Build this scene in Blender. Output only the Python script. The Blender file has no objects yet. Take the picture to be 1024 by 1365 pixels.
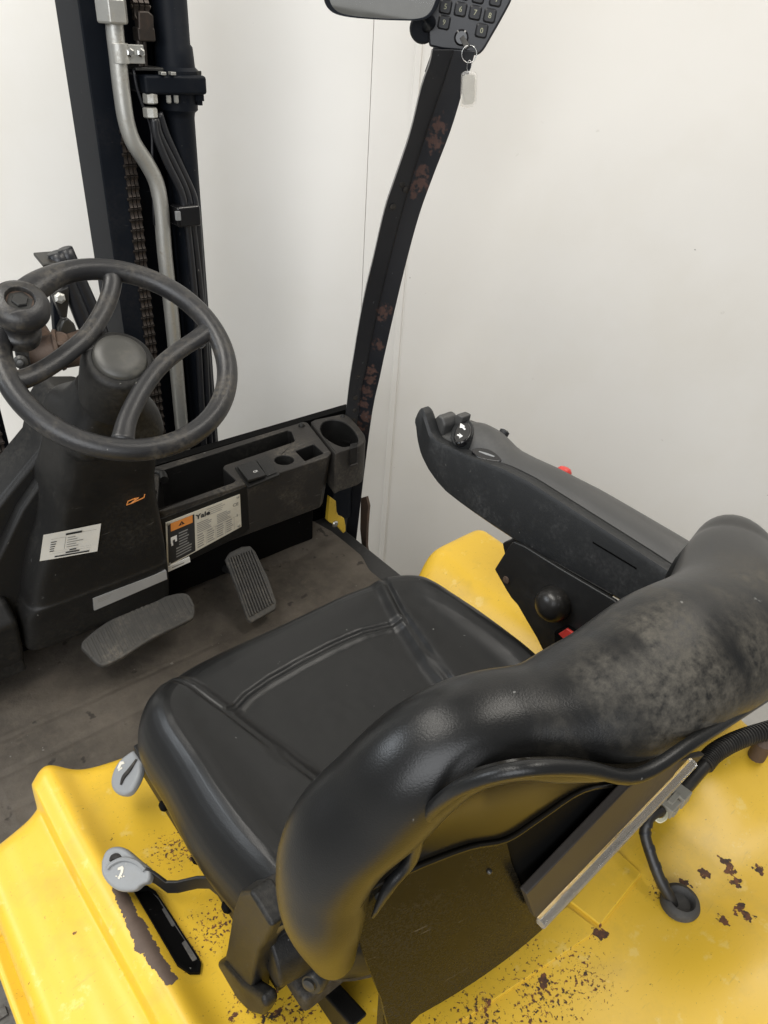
import bpy, bmesh, math, random
from mathutils import Vector as V, Matrix, noise
from mathutils.geometry import delaunay_2d_cdt
import numpy as np
random.seed(4)
S = bpy.context.scene
COL = S.collection
# ------------------------------------------------------------------ camera
CAM = V((-.415, -.67, 1.15))
F = 986.0
AX = Matrix(((.77437818, -.31299852, .54988214), (-.62983252, -.46429962, .6226852), (.06041052, -.82852749, -.55668014)))
cd = bpy.data.cameras.new('camera'); cam = bpy.data.objects.new('camera', cd); COL.objects.link(cam)
cd.sensor_fit = 'VERTICAL'; cd.sensor_height = 36; cd.lens = 36*F/1365; cd.clip_start = .02; cd.clip_end = 200
m3 = Matrix((AX.col[0], -AX.col[1], -AX.col[2])).transposed()
cam.matrix_world = Matrix.Translation(CAM) @ m3.to_4x4()
S.camera = cam
# ------------------------------------------------------------------ light
w = bpy.data.worlds.new('World'); S.world = w; w.use_nodes = True
w.node_tree.nodes['Background'].inputs[0].default_value = (.98, .97, .95, 1)
w.node_tree.nodes['Background'].inputs[1].default_value = .27
def lamp(name, loc, look, sx, sy, watts, colr):
    l = bpy.data.lights.new(name, 'AREA'); l.shape = 'RECTANGLE'; l.size = sx; l.size_y = sy; l.energy = watts; l.color = colr
    o = bpy.data.objects.new(name, l); COL.objects.link(o); o.location = loc
    o.rotation_euler = (V(look)-V(loc)).to_track_quat('-Z', 'Y').to_euler()
lamp('ceiling_lamp', (-1.2, .5, 3.3), (0, .2, .2), 2.4, .9, 82, (1, .96, .89))
lamp('ceiling_lamp', (1.5, -.7, 3.4), (.5, .5, .3), 2.2, .6, 58, (1, .95, .87))
lamp('window_light', (-2.7, 1.7, 2.1), (-.1, 0, .4), 1.5, .9, 42, (.88, .94, 1))
lamp('doorway_light', (-2.4, -2.3, 2.0), (.4, .6, .5), 3.2, 2.4, 120, (.95, .97, 1))
S.view_settings.view_transform = 'Standard'; S.view_settings.look = 'None'; S.view_settings.exposure = 0.0; S.view_settings.gamma = 1

# ------------------------------------------------------------------ materials
def crom(pts, n):
    """Catmull-Rom through tuples of any length"""
    P = [np.array(p, float) for p in pts]; out = []
    P = [2*P[0]-P[1]] + P + [2*P[-1]-P[-2]]
    for i in range(1, len(P)-2):
        a, b, c, d = P[i-1:i+3]
        for k in range(n):
            t = k/n
            out.append(.5*((2*b)+(-a+c)*t+(2*a-5*b+4*c-d)*t*t+(-a+3*b-3*c+d)*t**3))
    out.append(P[-2]); return out
def at(u, v, **k):
    d = AX @ V((u-512, v-682.5, F)); a, val = list(k.items())[0]; i = 'xyz'.index(a)
    return CAM + d*((val-CAM[i])/d[i])
def newmat(name):
    m = bpy.data.materials.new(name); m.use_nodes = True
    nt = m.node_tree; b = nt.nodes['Principled BSDF']
    return m, nt, b
def N(nt, typ, ins=None, **props):
    n = nt.nodes.new(typ)
    for k, v in props.items(): setattr(n, k, v)
    for k, v in (ins or {}).items():
        if hasattr(v, 'is_output'): nt.links.new(v, n.inputs[k])
        else: n.inputs[k].default_value = v
    return n
def math_(nt, op, a, b=0.0, clamp=False):
    return N(nt, 'ShaderNodeMath', {0: a, 1: b}, operation=op, use_clamp=clamp).outputs[0]
def pos(nt): return N(nt, 'ShaderNodeNewGeometry').outputs['Position']
def objc(nt): return N(nt, 'ShaderNodeTexCoord').outputs['Object']
def nz(nt, vec, scale, detail=4, rough=.55):
    return N(nt, 'ShaderNodeTexNoise', {'Vector': vec, 'Scale': scale, 'Detail': detail, 'Roughness': rough}).outputs['Fac']
def ramp(nt, fac, a, b, ca=(0, 0, 0, 1), cb=(1, 1, 1, 1)):
    r = N(nt, 'ShaderNodeValToRGB', {'Fac': fac}); e = r.color_ramp.elements
    e[0].position = a; e[1].position = b; e[0].color = ca; e[1].color = cb
    return r.outputs['Color']
def mix(nt, fac, a, b):
    n = N(nt, 'ShaderNodeMix', data_type='RGBA')
    for i, v in ((0, fac), (6, a), (7, b)):
        if hasattr(v, 'is_output'): nt.links.new(v, n.inputs[i])
        else: n.inputs[i].default_value = v if i == 0 else (*v[:3], 1)
    return n.outputs[2]
def blobs(nt, p, cents, wob=.6, nscale=45):
    """1 near the listed spots (x, y, z, radius), ragged by noise"""
    out = None
    nn = math_(nt, 'MULTIPLY', math_(nt, 'SUBTRACT', nz(nt, p, nscale, 5), .5), wob*2)
    for (x, y, z, r) in cents:
        d = N(nt, 'ShaderNodeVectorMath', {0: p, 1: (x, y, z)}, operation='DISTANCE').outputs['Value']
        v = math_(nt, 'SUBTRACT', 1.0, math_(nt, 'DIVIDE', d, r))
        out = v if out is None else math_(nt, 'MAXIMUM', out, v)
    return math_(nt, 'ADD', out, nn)
def bump(nt, b, h, strength, dist):
    n = N(nt, 'ShaderNodeBump', {'Height': h, 'Strength': strength, 'Distance': dist})
    nt.links.new(n.outputs[0], b.inputs['Normal']); return n
def simple(name, col, rough=.5, metal=0, grain=None, gs=.3, gd=.001, dust=None, dustamt=.25, dustscale=6, coat=0, spec=.5):
    m, nt, b = newmat(name); p = objc(nt)
    b.inputs['Roughness'].default_value = rough; b.inputs['Metallic'].default_value = metal
    b.inputs['Specular IOR Level'].default_value = spec
    if coat: b.inputs['Coat Weight'].default_value = coat; b.inputs['Coat Roughness'].default_value = .15
    base = (*col, 1)
    v = nz(nt, p, 14, 5)
    c = mix(nt, v, tuple(x*.82 for x in col), tuple(x*1.18 for x in col))
    if dust:
        msk = ramp(nt, nz(nt, p, dustscale, 8, .65), .48, .72)
        fine = ramp(nt, nz(nt, p, 160, 3), .35, .7)
        f = math_(nt, 'MULTIPLY', math_(nt, 'MULTIPLY', msk, fine), dustamt)
        c = mix(nt, f, c, dust)
        nt.links.new(math_(nt, 'ADD', rough, math_(nt, 'MULTIPLY', f, .5), True), b.inputs['Roughness'])
    else:
        nt.links.new(math_(nt, 'ADD', rough-.05, math_(nt, 'MULTIPLY', nz(nt, p, 9, 6), .1)), b.inputs['Roughness'])
    if 'plastic' in name or 'rubber' in name or 'paint' in name:
        c = mix(nt, math_(nt, 'MULTIPLY', ramp(nt, nz(nt, p, 120, 2), .765, .785), .45), c, (.33, .32, .29))
        scv = N(nt, 'ShaderNodeMapping', {'Vector': p, 'Rotation': (.3, .5, .9), 'Scale': (6, 90, 60)}).outputs[0]
        c = mix(nt, math_(nt, 'MULTIPLY', ramp(nt, nz(nt, scv, 2.2, 3), .70, .74), .22), c, (.22, .21, .20))
    nt.links.new(c, b.inputs['Base Color'])
    if grain: bump(nt, b, nz(nt, p, grain, 2), gs, gd)
    return m
M = {}
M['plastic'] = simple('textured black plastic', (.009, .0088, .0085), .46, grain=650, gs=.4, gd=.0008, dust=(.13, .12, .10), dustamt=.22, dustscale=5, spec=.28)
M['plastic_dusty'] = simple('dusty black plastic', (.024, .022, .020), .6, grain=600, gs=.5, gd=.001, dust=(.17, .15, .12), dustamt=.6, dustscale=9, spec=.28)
M['arm'] = simple('armrest black plastic', (.015, .016, .017), .5, spec=.4, grain=900, gs=.35, gd=.0006, dust=(.18, .18, .18), dustamt=.28, dustscale=10)
M['armtop'] = simple('armrest grey pad', (.05, .05, .049), .5, grain=900, gs=.25, gd=.0006, dust=(.15, .14, .13), dustamt=.4, dustscale=8)
M['mastpaint'] = simple('black mast paint', (.006, .008, .012), .5, dust=(.07, .06, .05), dustamt=.2, dustscale=7, spec=.12)
M['steel'] = simple('galvanised steel', (.5, .5, .47), .42, .75, grain=120, gs=.25, gd=.001, dust=(.3, .27, .22), dustamt=.9, dustscale=30)
M['chrome'] = simple('bright bolt steel', (.6, .6, .58), .25, 1)
M['chain'] = simple('greasy chain steel', (.045, .038, .033), .42, .55, dust=(.10, .06, .04), dustamt=.6, dustscale=40)
M['rusty'] = simple('rusty brown steel', (.085, .058, .043), .65, .2, grain=160, gs=.5, gd=.001, dust=(.22, .12, .07), dustamt=.6, dustscale=25)
M['grease'] = simple('greasy dark steel', (.05, .05, .048), .38, .5, dust=(.16, .13, .1), dustamt=.6, dustscale=25)
M['greyplastic'] = simple('light grey plastic', (.22, .228, .232), .44, grain=300, gs=.12, gd=.0005, dust=(.2, .19, .17), dustamt=.3, dustscale=20)
M['white'] = simple('white print', (.8, .8, .78), .5)
M['rubber'] = simple('pedal rubber', (.052, .050, .046), .72, grain=300, gs=.6, gd=.001, dust=(.2, .18, .15), dustamt=.85, dustscale=14)
M['gloss'] = simple('gloss black', (.008, .008, .009), .12)
M['satin'] = simple('satin black plastic', (.014, .013, .012), .32, dust=(.12, .11, .09), dustamt=.3, dustscale=20)
M['dark'] = simple('unlit black paint', (.004, .004, .004), .7, spec=.06)  # near-black for black parts; also puts shade into recesses as colour
M['hose'] = simple('black hose rubber', (.014, .015, .018), .38)
M['loom'] = simple('black loom tube', (.018, .017, .016), .42, dust=(.12, .11, .09), dustamt=.4, dustscale=30)
M['connector'] = simple('grey connector plastic', (.30, .285, .24), .5, dust=(.2, .17, .12), dustamt=.5, dustscale=50)
M['red'] = simple('red plastic', (.55, .045, .035), .4)
M['wire'] = simple('cream wire', (.7, .68, .5), .5)
M['brown'] = simple('brown flat plastic', (.036, .030, .025), .6, dust=(.09, .08, .07), dustamt=.4)
M['bracket_yellow'] = simple('zinc yellow steel', (.62, .42, .04), .4, .2, dust=(.15, .09, .04), dustamt=.5, dustscale=40)
M['keycap'] = simple('keypad key', (.016, .017, .020), .5)
M['cream'] = simple('cream key print', (.40, .40, .27), .5)
M['orange'] = simple('orange print', (.72, .27, .06), .5)
M['paper'] = simple('white paper', (.74, .73, .68), .6)
M['platewhite'] = simple('cream plate', (.60, .57, .48), .45, dust=(.35, .3, .22), dustamt=.4, dustscale=40)
M['platedark'] = simple('dark plate', (.03, .03, .03), .45)
M['ink'] = simple('black ink', (.02, .02, .02), .6)
M['greyink'] = simple('grey ink', (.26, .25, .23), .6)
M['lightink'] = simple('light ink', (.26, .26, .25), .6)
M['silverstrip'] = simple('silver strip', (.30, .30, .295), .4, .1)
M['steelblack'] = simple('black pressed steel', (.012, .012, .012), .42, dust=(.1, .1, .1), dustamt=.3)
M['checker'] = simple('worn step steel', (.12, .115, .105), .5, .5, grain=60, gs=.4, gd=.002, dust=(.06, .04, .03), dustamt=.8, dustscale=20)

def leather(name, dusty):
    m, nt, b = newmat(name); p = objc(nt)
    vor = N(nt, 'ShaderNodeTexVoronoi', {'Vector': p, 'Scale': 420}, feature='DISTANCE_TO_EDGE').outputs['Distance']
    h = math_(nt, 'ADD', math_(nt, 'MULTIPLY', ramp(nt, vor, 0, .25), .35), math_(nt, 'MULTIPLY', nz(nt, p, 60, 5), 1.2))
    bump(nt, b, h, .075, .0015)
    b.inputs['Specular IOR Level'].default_value = .36
    c = mix(nt, nz(nt, p, 11, 6), (.006, .0063, .0066), (.011, .0112, .0112))
    # faint creases and specks
    speck = ramp(nt, nz(nt, p, 95, 2), .755, .78)
    c = mix(nt, math_(nt, 'MULTIPLY', speck, .35), c, (.4, .4, .38))
    r = math_(nt, 'ADD', .27, math_(nt, 'MULTIPLY', nz(nt, p, 6, 6), .14))
    if dusty:
        q = pos(nt)
        a = blobs(nt, q, [(*at(915, 880, y=-.56), .10), (*at(1000, 830, y=-.56), .12), (*at(830, 890, y=-.55), .055), (*at(900, 960, y=-.575), .06), (*at(1060, 880, y=-.575), .1), (*at(960, 960, y=-.575), .07), (*at(960, 760, y=-.53), .07)], .35, 16)
        a = ramp(nt, a, .0, .45)
        a2 = ramp(nt, nz(nt, q, 150, 5, .7), .30, .66)
        smear = ramp(nt, nz(nt, N(nt, 'ShaderNodeMapping', {'Vector': q, 'Rotation': (0, .6, .4), 'Scale': (26, 9, 9)}).outputs[0], 1.0, 3), .36, .56)
        f = math_(nt, 'MULTIPLY', math_(nt, 'MULTIPLY', a, a2), math_(nt, 'MULTIPLY', smear, .6))
        c = mix(nt, f, c, (.12, .108, .086))
        r = math_(nt, 'ADD', r, math_(nt, 'MULTIPLY', f, .5), True)
    nt.links.new(c, b.inputs['Base Color']); nt.links.new(r, b.inputs['Roughness'])
    return m
M['leather'] = leather('black leathercloth', False)
M['leather_dusty'] = leather('dusty black leathercloth', True)
M['wheel'] = simple('worn wheel rubber', (.017, .017, .018), .38, grain=420, gs=.35, gd=.0008, dust=(.15, .13, .10), dustamt=.7, dustscale=13)
M['wheelcap'] = simple('worn hub cap', (.05, .049, .044), .42, dust=(.15, .14, .11), dustamt=.6, dustscale=12)

def yellow():
    m, nt, b = newmat('worn yellow paint'); p = pos(nt)
    v = nz(nt, p, 5, 6)
    c = mix(nt, v, (.65, .405, .027), (.74, .48, .040))
    grime = ramp(nt, nz(nt, p, 12, 8, .7), .52, .8)
    c = mix(nt, math_(nt, 'MULTIPLY', grime, .55), c, (.40, .27, .05))
    fine = ramp(nt, nz(nt, p, 330, 2), .70, .74)
    c = mix(nt, math_(nt, 'MULTIPLY', fine, .5), c, (.16, .10, .03))
    c = mix(nt, math_(nt, 'MULTIPLY', ramp(nt, nz(nt, p, 30, 6, .7), .60, .66), .35), c, (.75, .60, .22))
    sc = N(nt, 'ShaderNodeMapping', {'Vector': p, 'Rotation': (0, 0, .6), 'Scale': (8, 60, 8)}).outputs[0]
    c = mix(nt, math_(nt, 'MULTIPLY', ramp(nt, nz(nt, sc, 5, 4), .64, .72), .25), c, (.3, .2, .05))
    H = lambda u, v, r: (*at(u, v, z=.28).xy, 0, r)
    p3 = p; p = N(nt, 'ShaderNodeVectorMath', {0: p, 1: (1, 1, 0)}, operation='MULTIPLY').outputs['Vector']
    area = blobs(nt, p, [H(285, 1235, .055), H(340, 1325, .05), H(395, 1350, .05), H(720, 1330, .07), H(775, 1300, .055), H(640, 1365, .06), H(230, 1130, .05), H(700, 1250, .03), H(880, 1190, .03), H(560, 1420, .1)], .22, 18)
    area = math_(nt, 'MULTIPLY', ramp(nt, area, -.05, .8), .16)
    flake = math_(nt, 'ADD', nz(nt, p, 230, 4, .62), area)
    flake2 = math_(nt, 'ADD', nz(nt, p, 38, 6, .62), math_(nt, 'MULTIPLY', area, .75))
    rust = math_(nt, 'MAXIMUM', ramp(nt, flake, .69, .73), ramp(nt, flake2, .695, .715))
    rc = mix(nt, ramp(nt, nz(nt, p, 90, 4), .4, .6), (.035, .022, .015), (.15, .055, .022))
    halo = ramp(nt, flake, .66, .70)
    c = mix(nt, math_(nt, 'MULTIPLY', halo, .25), c, (.5, .22, .02))
    # big bare strip beside the slot
    ln = [(160, 1195), (168, 1212), (176, 1230), (184, 1245), (192, 1260), (201, 1275), (210, 1290), (220, 1303), (230, 1315)]
    ln = crom(ln, 3)
    st = blobs(nt, p, [H(u, v, .0125*(.65+.35*math.sin(math.pi*i/(len(ln)-1)))) for i, (u, v) in enumerate(ln)], .75, 52)
    strip = ramp(nt, math_(nt, 'ADD', st, math_(nt, 'MULTIPLY', math_(nt, 'SUBTRACT', nz(nt, p, 260, 3), .5), .5)), .26, .31)
    chips = ramp(nt, blobs(nt, p, [H(966, 1148, .014), H(974, 1162, .014), H(980, 1178, .015), H(940, 1164, .012), H(985, 1212, .013), H(990, 1226, .016), H(962, 1232, .012), H(914, 1178, .012), H(800, 1246, .016), H(1010, 1160, .012)], 1.3, 110), .52, .55)
    rust = math_(nt, 'MAXIMUM', rust, chips)
    c = mix(nt, rust, c, rc)
    c = mix(nt, strip, c, mix(nt, nz(nt, p, 70, 6, .7), (.055, .036, .027), (.13, .092, .068)))
    rust = math_(nt, 'MAXIMUM', rust, strip)
    nt.links.new(c, b.inputs['Base Color'])
    nt.links.new(math_(nt, 'ADD', math_(nt, 'ADD', .30, math_(nt, 'MULTIPLY', v, .15)), math_(nt, 'MULTIPLY', rust, .35), True), b.inputs['Roughness'])
    h = math_(nt, 'SUBTRACT', math_(nt, 'MULTIPLY', nz(nt, p, 16, 5), .8), math_(nt, 'MULTIPLY', rust, .35))
    bump(nt, b, h, .22, .003)
    return m
M['yellow'] = yellow()
def matmat():
    m, nt, b = newmat('dirty rubber mat'); p = pos(nt)
    c = mix(nt, ramp(nt, nz(nt, p, 7, 8, .65), .3, .7), (.078, .068, .056), (.205, .178, .146))
    c = mix(nt, math_(nt, 'MULTIPLY', ramp(nt, nz(nt, p, 40, 6, .7), .5, .75), .5), c, (.23, .195, .155))
    c = mix(nt, math_(nt, 'MULTIPLY', ramp(nt, nz(nt, p, 22, 3), .66, .7), .7), c, (.022, .02, .018))
    c = mix(nt, ramp(nt, nz(nt, p, 75, 2), .74, .76), c, (.3, .28, .25))
    nt.links.new(c, b.inputs['Base Color']); b.inputs['Roughness'].default_value = .68
    bump(nt, b, math_(nt, 'ADD', nz(nt, p, 60, 6, .7), nz(nt, p, 14, 5, .6)), .6, .003)
    return m
M['mat'] = matmat()
def wallmat():
    m, nt, b = newmat('white painted wall panel'); p = pos(nt)
    c = mix(nt, nz(nt, p, 2.2, 5), (.79, .768, .72), (.85, .832, .795))
    c = mix(nt, math_(nt, 'MULTIPLY', ramp(nt, nz(nt, p, 1.6, 5, .6), .45, .75), .30), c, (.66, .61, .50))
    sm = ramp(nt, nz(nt, p, 26, 3), .75, .80)
    c = mix(nt, math_(nt, 'MULTIPLY', sm, .3), c, (.45, .42, .36))
    sp = ramp(nt, nz(nt, p, 60, 2), .80, .81)
    c = mix(nt, math_(nt, 'MULTIPLY', sp, .7), c, (.12, .11, .1))
    nt.links.new(c, b.inputs['Base Color']); b.inputs['Roughness'].default_value = .42
    bump(nt, b, nz(nt, p, 5, 4), .08, .01)
    return m
M['wall'] = wallmat()
def groundmat():
    m, nt, b = newmat('grey concrete'); p = pos(nt)
    c = mix(nt, nz(nt, p, 3, 8, .6), (.30, .29, .27), (.42, .41, .385))
    nt.links.new(c, b.inputs['Base Color']); b.inputs['Roughness'].default_value = .6
    bump(nt, b, nz(nt, p, 40, 5), .2, .003); return m
M['ground'] = groundmat()
def pillarmat():
    m, nt, b = newmat('black pillar paint with rubbed patches'); p = pos(nt)
    c = mix(nt, nz(nt, p, 12, 5), (.010, .011, .014), (.017, .018, .022))
    a = ramp(nt, blobs(nt, p, PATCH, 1.3, 110), .30, .62)
    c = mix(nt, a, c, mix(nt, nz(nt, p, 120, 4), (.034, .020, .017), (.095, .047, .036)))
    c = mix(nt, ramp(nt, nz(nt, p, 70, 3), .72, .74), c, (.11, .12, .13))
    nt.links.new(c, b.inputs['Base Color'])
    nt.links.new(math_(nt, 'ADD', .34, math_(nt, 'MULTIPLY', a, .3)), b.inputs['Roughness'])
    return m
def shellmat():
    m, nt, b = newmat('glossy black shell'); p = pos(nt)
    b.inputs['Specular IOR Level'].default_value = .05
    d = ramp(nt, nz(nt, p, 9, 7, .6), .36, .66)
    sc = N(nt, 'ShaderNodeMapping', {'Vector': p, 'Rotation': (0, .5, 0), 'Scale': (6, 20, 90)}).outputs[0]
    scr = ramp(nt, nz(nt, sc, 4, 3), .70, .73)
    f = math_(nt, 'MULTIPLY', d, ramp(nt, nz(nt, p, 420, 3), .45, .62))
    c = mix(nt, math_(nt, 'MULTIPLY', f, .26), (.008, .007, .005), (.13, .11, .075))
    c = mix(nt, math_(nt, 'MULTIPLY', scr, .25), c, (.25, .22, .18))
    nt.links.new(c, b.inputs['Base Color'])
    nt.links.new(math_(nt, 'ADD', .22, math_(nt, 'MULTIPLY', f, .4)), b.inputs['Roughness'])
    bump(nt, b, nz(nt, p, 9, 2), .03, .003)
    return m
M['shell'] = shellmat()
M['shell_clean'] = simple('glossy black shell, clean', (.010, .0085, .006), .24, spec=.25)
def clear(name, col, rough, alpha_ior=1.48):
    m, nt, b = newmat(name); b.inputs['Base Color'].default_value = (*col, 1); b.inputs['Roughness'].default_value = rough
    b.inputs['Transmission Weight'].default_value = .85; b.inputs['IOR'].default_value = alpha_ior; return m
M['clear'] = clear('clear plastic', (.93, .91, .87), .06)
M['mirror'] = simple('mirror glass', (.85, .86, .84), .03, 1)

# ------------------------------------------------------------------ mesh helpers
def on(u, v, p0, n):
    d = AX @ V((u-512, v-682.5, F)); n = V(n)
    return CAM + d*((V(p0)-CAM).dot(n)/d.dot(n))
def onsurf(u, v, fn, y=-.5):
    d = AX @ V((u-512, v-682.5, F)); prev = None
    for k in range(900):
        y_ = -.62+k*.0004; p = CAM+d*((y_-CAM.y)/d.y)
        if y_ >= fn(p.x, p.z): return p
    return p
def bm_(): return bmesh.new()
def link(name, bm, mat, parent=None, smooth=38, bevel=0, seg=2, label=None, sub=0):
    me = bpy.data.meshes.new(name)
    bmesh.ops.recalc_face_normals(bm, faces=bm.faces)
    bm.to_mesh(me); bm.free()
    for mt in (mat if isinstance(mat, (list, tuple)) else [mat]): me.materials.append(M[mt])
    for p in me.polygons: p.use_smooth = True
    if smooth < 180: me.set_sharp_from_angle(angle=math.radians(smooth))
    o = bpy.data.objects.new(name, me); COL.objects.link(o)
    if bevel:
        b = o.modifiers.new('bevel', 'BEVEL'); b.width = bevel; b.segments = seg; b.limit_method = 'ANGLE'; b.angle_limit = math.radians(40); b.harden_normals = True
    if sub:
        s = o.modifiers.new('sub', 'SUBSURF'); s.levels = sub; s.render_levels = sub
    if parent: adopt(o, parent)
    if label: o['label'] = label
    return o
def adopt(o, parent):
    o.parent = parent
    o.matrix_parent_inverse = Matrix.Translation(-world_loc(parent))
def world_loc(o):
    l = o.location.copy()
    if o.parent: l = l + world_loc(o.parent) - world_loc(o.parent)
    return l
def twin(o, loc, parent, rot=None, name=None):
    c = o.copy(); COL.objects.link(c); adopt(c, parent); c.location = loc
    if rot is not None: c.rotation_euler = rot
    return c
def box(bm, lo, hi, mi=0):
    x0, y0, z0 = lo; x1, y1, z1 = hi
    v = [bm.verts.new(c) for c in ((x0,y0,z0),(x1,y0,z0),(x1,y1,z0),(x0,y1,z0),(x0,y0,z1),(x1,y0,z1),(x1,y1,z1),(x0,y1,z1))]
    for f in ((0,3,2,1),(4,5,6,7),(0,1,5,4),(1,2,6,5),(2,3,7,6),(3,0,4,7)):
        bm.faces.new([v[i] for i in f]).material_index = mi
def prism(bm, pts, off, mi=0):
    off = V(off); a = [bm.verts.new(V(p)) for p in pts]; b = [bm.verts.new(V(p)+off) for p in pts]; n = len(a)
    bm.faces.new(a).material_index = mi; bm.faces.new(b[::-1]).material_index = mi
    for i in range(n): bm.faces.new((a[i], a[(i+1) % n], b[(i+1) % n], b[i])).material_index = mi
def flat(bm, pts, mi=0):
    bm.faces.new([bm.verts.new(V(p)) for p in pts]).material_index = mi
def frame_of(t, up=V((0, 0, 1))):
    t = t.normalized(); s = t.cross(up)
    if s.length < 1e-4: s = t.cross(V((0, 1, 0)))
    s.normalize(); return s, s.cross(t).normalized()
def skin(bm, rings, cap=True, closed=False, mi=0):
    R = [[bm.verts.new(V(p)) for p in r] for r in rings]; n = len(R[0])
    L = len(R)
    for i in range(L if closed else L-1):
        a, b = R[i], R[(i+1) % L]
        for j in range(n): bm.faces.new((a[j], a[(j+1) % n], b[(j+1) % n], b[j])).material_index = mi
    if cap and not closed:
        bm.faces.new(R[0][::-1]).material_index = mi; bm.faces.new(R[-1]).material_index = mi
def tube(bm, pts, r, n=12, smooth=4, mi=0, closed=False, up=V((0, 0, 1)), flatten=1.0):
    q = [V(p[:3]) for p in crom([tuple(p) for p in pts], smooth)] if smooth > 1 else [V(p) for p in pts]
    rings = []; prev = None
    for i, p in enumerate(q):
        t = (q[min(i+1, len(q)-1)]-q[max(i-1, 0)]).normalized()
        if prev is None: s, u = frame_of(t, up)
        else:
            s = (prev - t*prev.dot(t)).normalized(); u = s.cross(t).normalized()
        prev = s
        rr = r(i/(len(q)-1)) if callable(r) else r
        rings.append([p + s*(math.cos(a)*rr) + u*(math.sin(a)*rr*flatten) for a in (2*math.pi*k/n for k in range(n))])
    skin(bm, rings, mi=mi)
def revolve(bm, c, axis, prof, n=32, mi=0):
    """prof: (radius, height along axis)"""
    axis = V(axis).normalized(); s, u = frame_of(axis, V((0, 1, 0)) if abs(axis.y) < .9 else V((1, 0, 0))); c = V(c)
    rings = [[c + axis*h + (s*math.cos(a)+u*math.sin(a))*max(r, 1e-4) for a in (2*math.pi*k/n for k in range(n))] for r, h in prof]
    skin(bm, rings, mi=mi)
def cyl(bm, a, b, r, n=20, mi=0):
    a = V(a); b = V(b); revolve(bm, a, b-a, [(r, 0), (r, (b-a).length)], n, mi)
def gridmesh(bm, nu, nv, fn, mi=0):
    G = [[bm.verts.new(fn(i/(nu-1), j/(nv-1))) for i in range(nu)] for j in range(nv)]
    for j in range(nv-1):
        for i in range(nu-1): bm.faces.new((G[j][i], G[j][i+1], G[j+1][i+1], G[j+1][i])).material_index = mi
    return G
def crv(pts, n=3): return [tuple(p) for p in crom(pts, n)]
def sstep(a, b, x):
    t = min(1, max(0, (x-a)/(b-a))); return t*t*(3-2*t)
def interp(tab, x):
    tab = sorted(tab)
    if x <= tab[0][0]: return tab[0][1]
    for (a, p), (b, q) in zip(tab, tab[1:]):
        if x <= b: return p+(q-p)*(x-a)/(b-a)
    return tab[-1][1]
def segdist(p, poly):
    best = 9
    for a, b in zip(poly, poly[1:]):
        ax, ay = a; bx, by = b; dx, dy = bx-ax, by-ay
        t = max(0, min(1, ((p[0]-ax)*dx+(p[1]-ay)*dy)/(dx*dx+dy*dy)))
        best = min(best, math.hypot(p[0]-ax-t*dx, p[1]-ay-t*dy))
    return best
def text_faces(bm, s, origin, ex, ey, size, mi=0, bold=False, lift=.0003):
    """flat lettering on a plane: ex, ey are the plane's unit axes"""
    cu = bpy.data.curves.new('lettering', 'FONT'); cu.body = s; cu.size = size; cu.resolution_u = 2
    cu.align_x = 'CENTER'; cu.align_y = 'CENTER'
    if bold: cu.offset = size*.035
    o = bpy.data.objects.new('lettering', cu); COL.objects.link(o)
    me = bpy.data.meshes.new_from_object(o.evaluated_get(bpy.context.evaluated_depsgraph_get()))
    ex = V(ex).normalized(); ey = V(ey).normalized(); n = ex.cross(ey)
    vs = [bm.verts.new(V(origin)+ex*v.co.x+ey*v.co.y+n*lift) for v in me.vertices]
    for p in me.polygons:
        try: bm.faces.new([vs[i] for i in p.vertices]).material_index = mi
        except ValueError: pass
    bpy.data.objects.remove(o); bpy.data.curves.remove(cu); bpy.data.meshes.remove(me)

# ------------------------------------------------------------------ setting
GZ = -.58
bm = bm_(); box(bm, (-12, -12, GZ-.2), (12, 12, GZ))
g = link('ground', bm, 'ground'); g['kind'] = 'structure'; g['label'] = 'pale concrete floor under the forklift'
WD = 2.15
wn = V((-math.sin(.80), -math.cos(.80), 0)); wx = V((-wn.y, wn.x, 0)); wx = V((math.cos(.80), -math.sin(.80), 0))
w0 = V((CAM.x, CAM.y, 0)) - wn*WD
def wallpt(u, v, d=0): return on(u, v, w0+wn*d, wn)
def wcoord(p): return (p-w0).dot(wx)
sA = wcoord(wallpt(491, 200)); sB = wcoord(wallpt(540, 354))
wall = bpy.data.objects.new('wall', None); COL.objects.link(wall); wall.location = w0+V((0, 0, GZ))
wall['label'] = 'white painted panel wall standing behind the forklift'; wall['category'] = 'wall'
def wbox(bm, s0, s1, z0, z1, d0, d1):
    c = [w0+wx*s+wn*d for s, d in ((s0, d0), (s1, d0), (s1, d1), (s0, d1))]
    prism(bm, [V((p.x, p.y, z0)) for p in c], (0, 0, z1-z0))
edges = [-5, sA-1.2, sA-.0018, sA+.0018, sB-.012, sB+.002, sB+1.2, sB+1.2036, 6]
for s0, s1, d in ((-5, sA-.0005, 0), (sA+.0005, sB-.010, 0), (sB-.002, sB+2.4, .002), (sB+2.404, 6, .002)):
    bm = bm_(); wbox(bm, s0, s1, GZ, 3.4, -.03, d); link('wall_panel', bm, 'wall', wall, bevel=.001)
bm = bm_(); wbox(bm, sB-.015, sB+.003, GZ, 3.4, -.03, .007); link('joint_strip', bm, 'wall', wall, bevel=.003, seg=3)
bm = bm_(); wbox(bm, -5, 6, GZ, 3.4, -.08, -.0305); link('backing', bm, 'wall', wall)

# ------------------------------------------------------------------ forklift
TK = bpy.data.objects.new('forklift', None); COL.objects.link(TK); TK.location = (0, 0, GZ)
TK['label'] = 'yellow forklift truck cab with black driver seat, steering wheel and mast'; TK['category'] = 'forklift'
def part(name, bm, mat, parent=None, **k): return link(name, bm, mat, parent or TK, **k)

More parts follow.
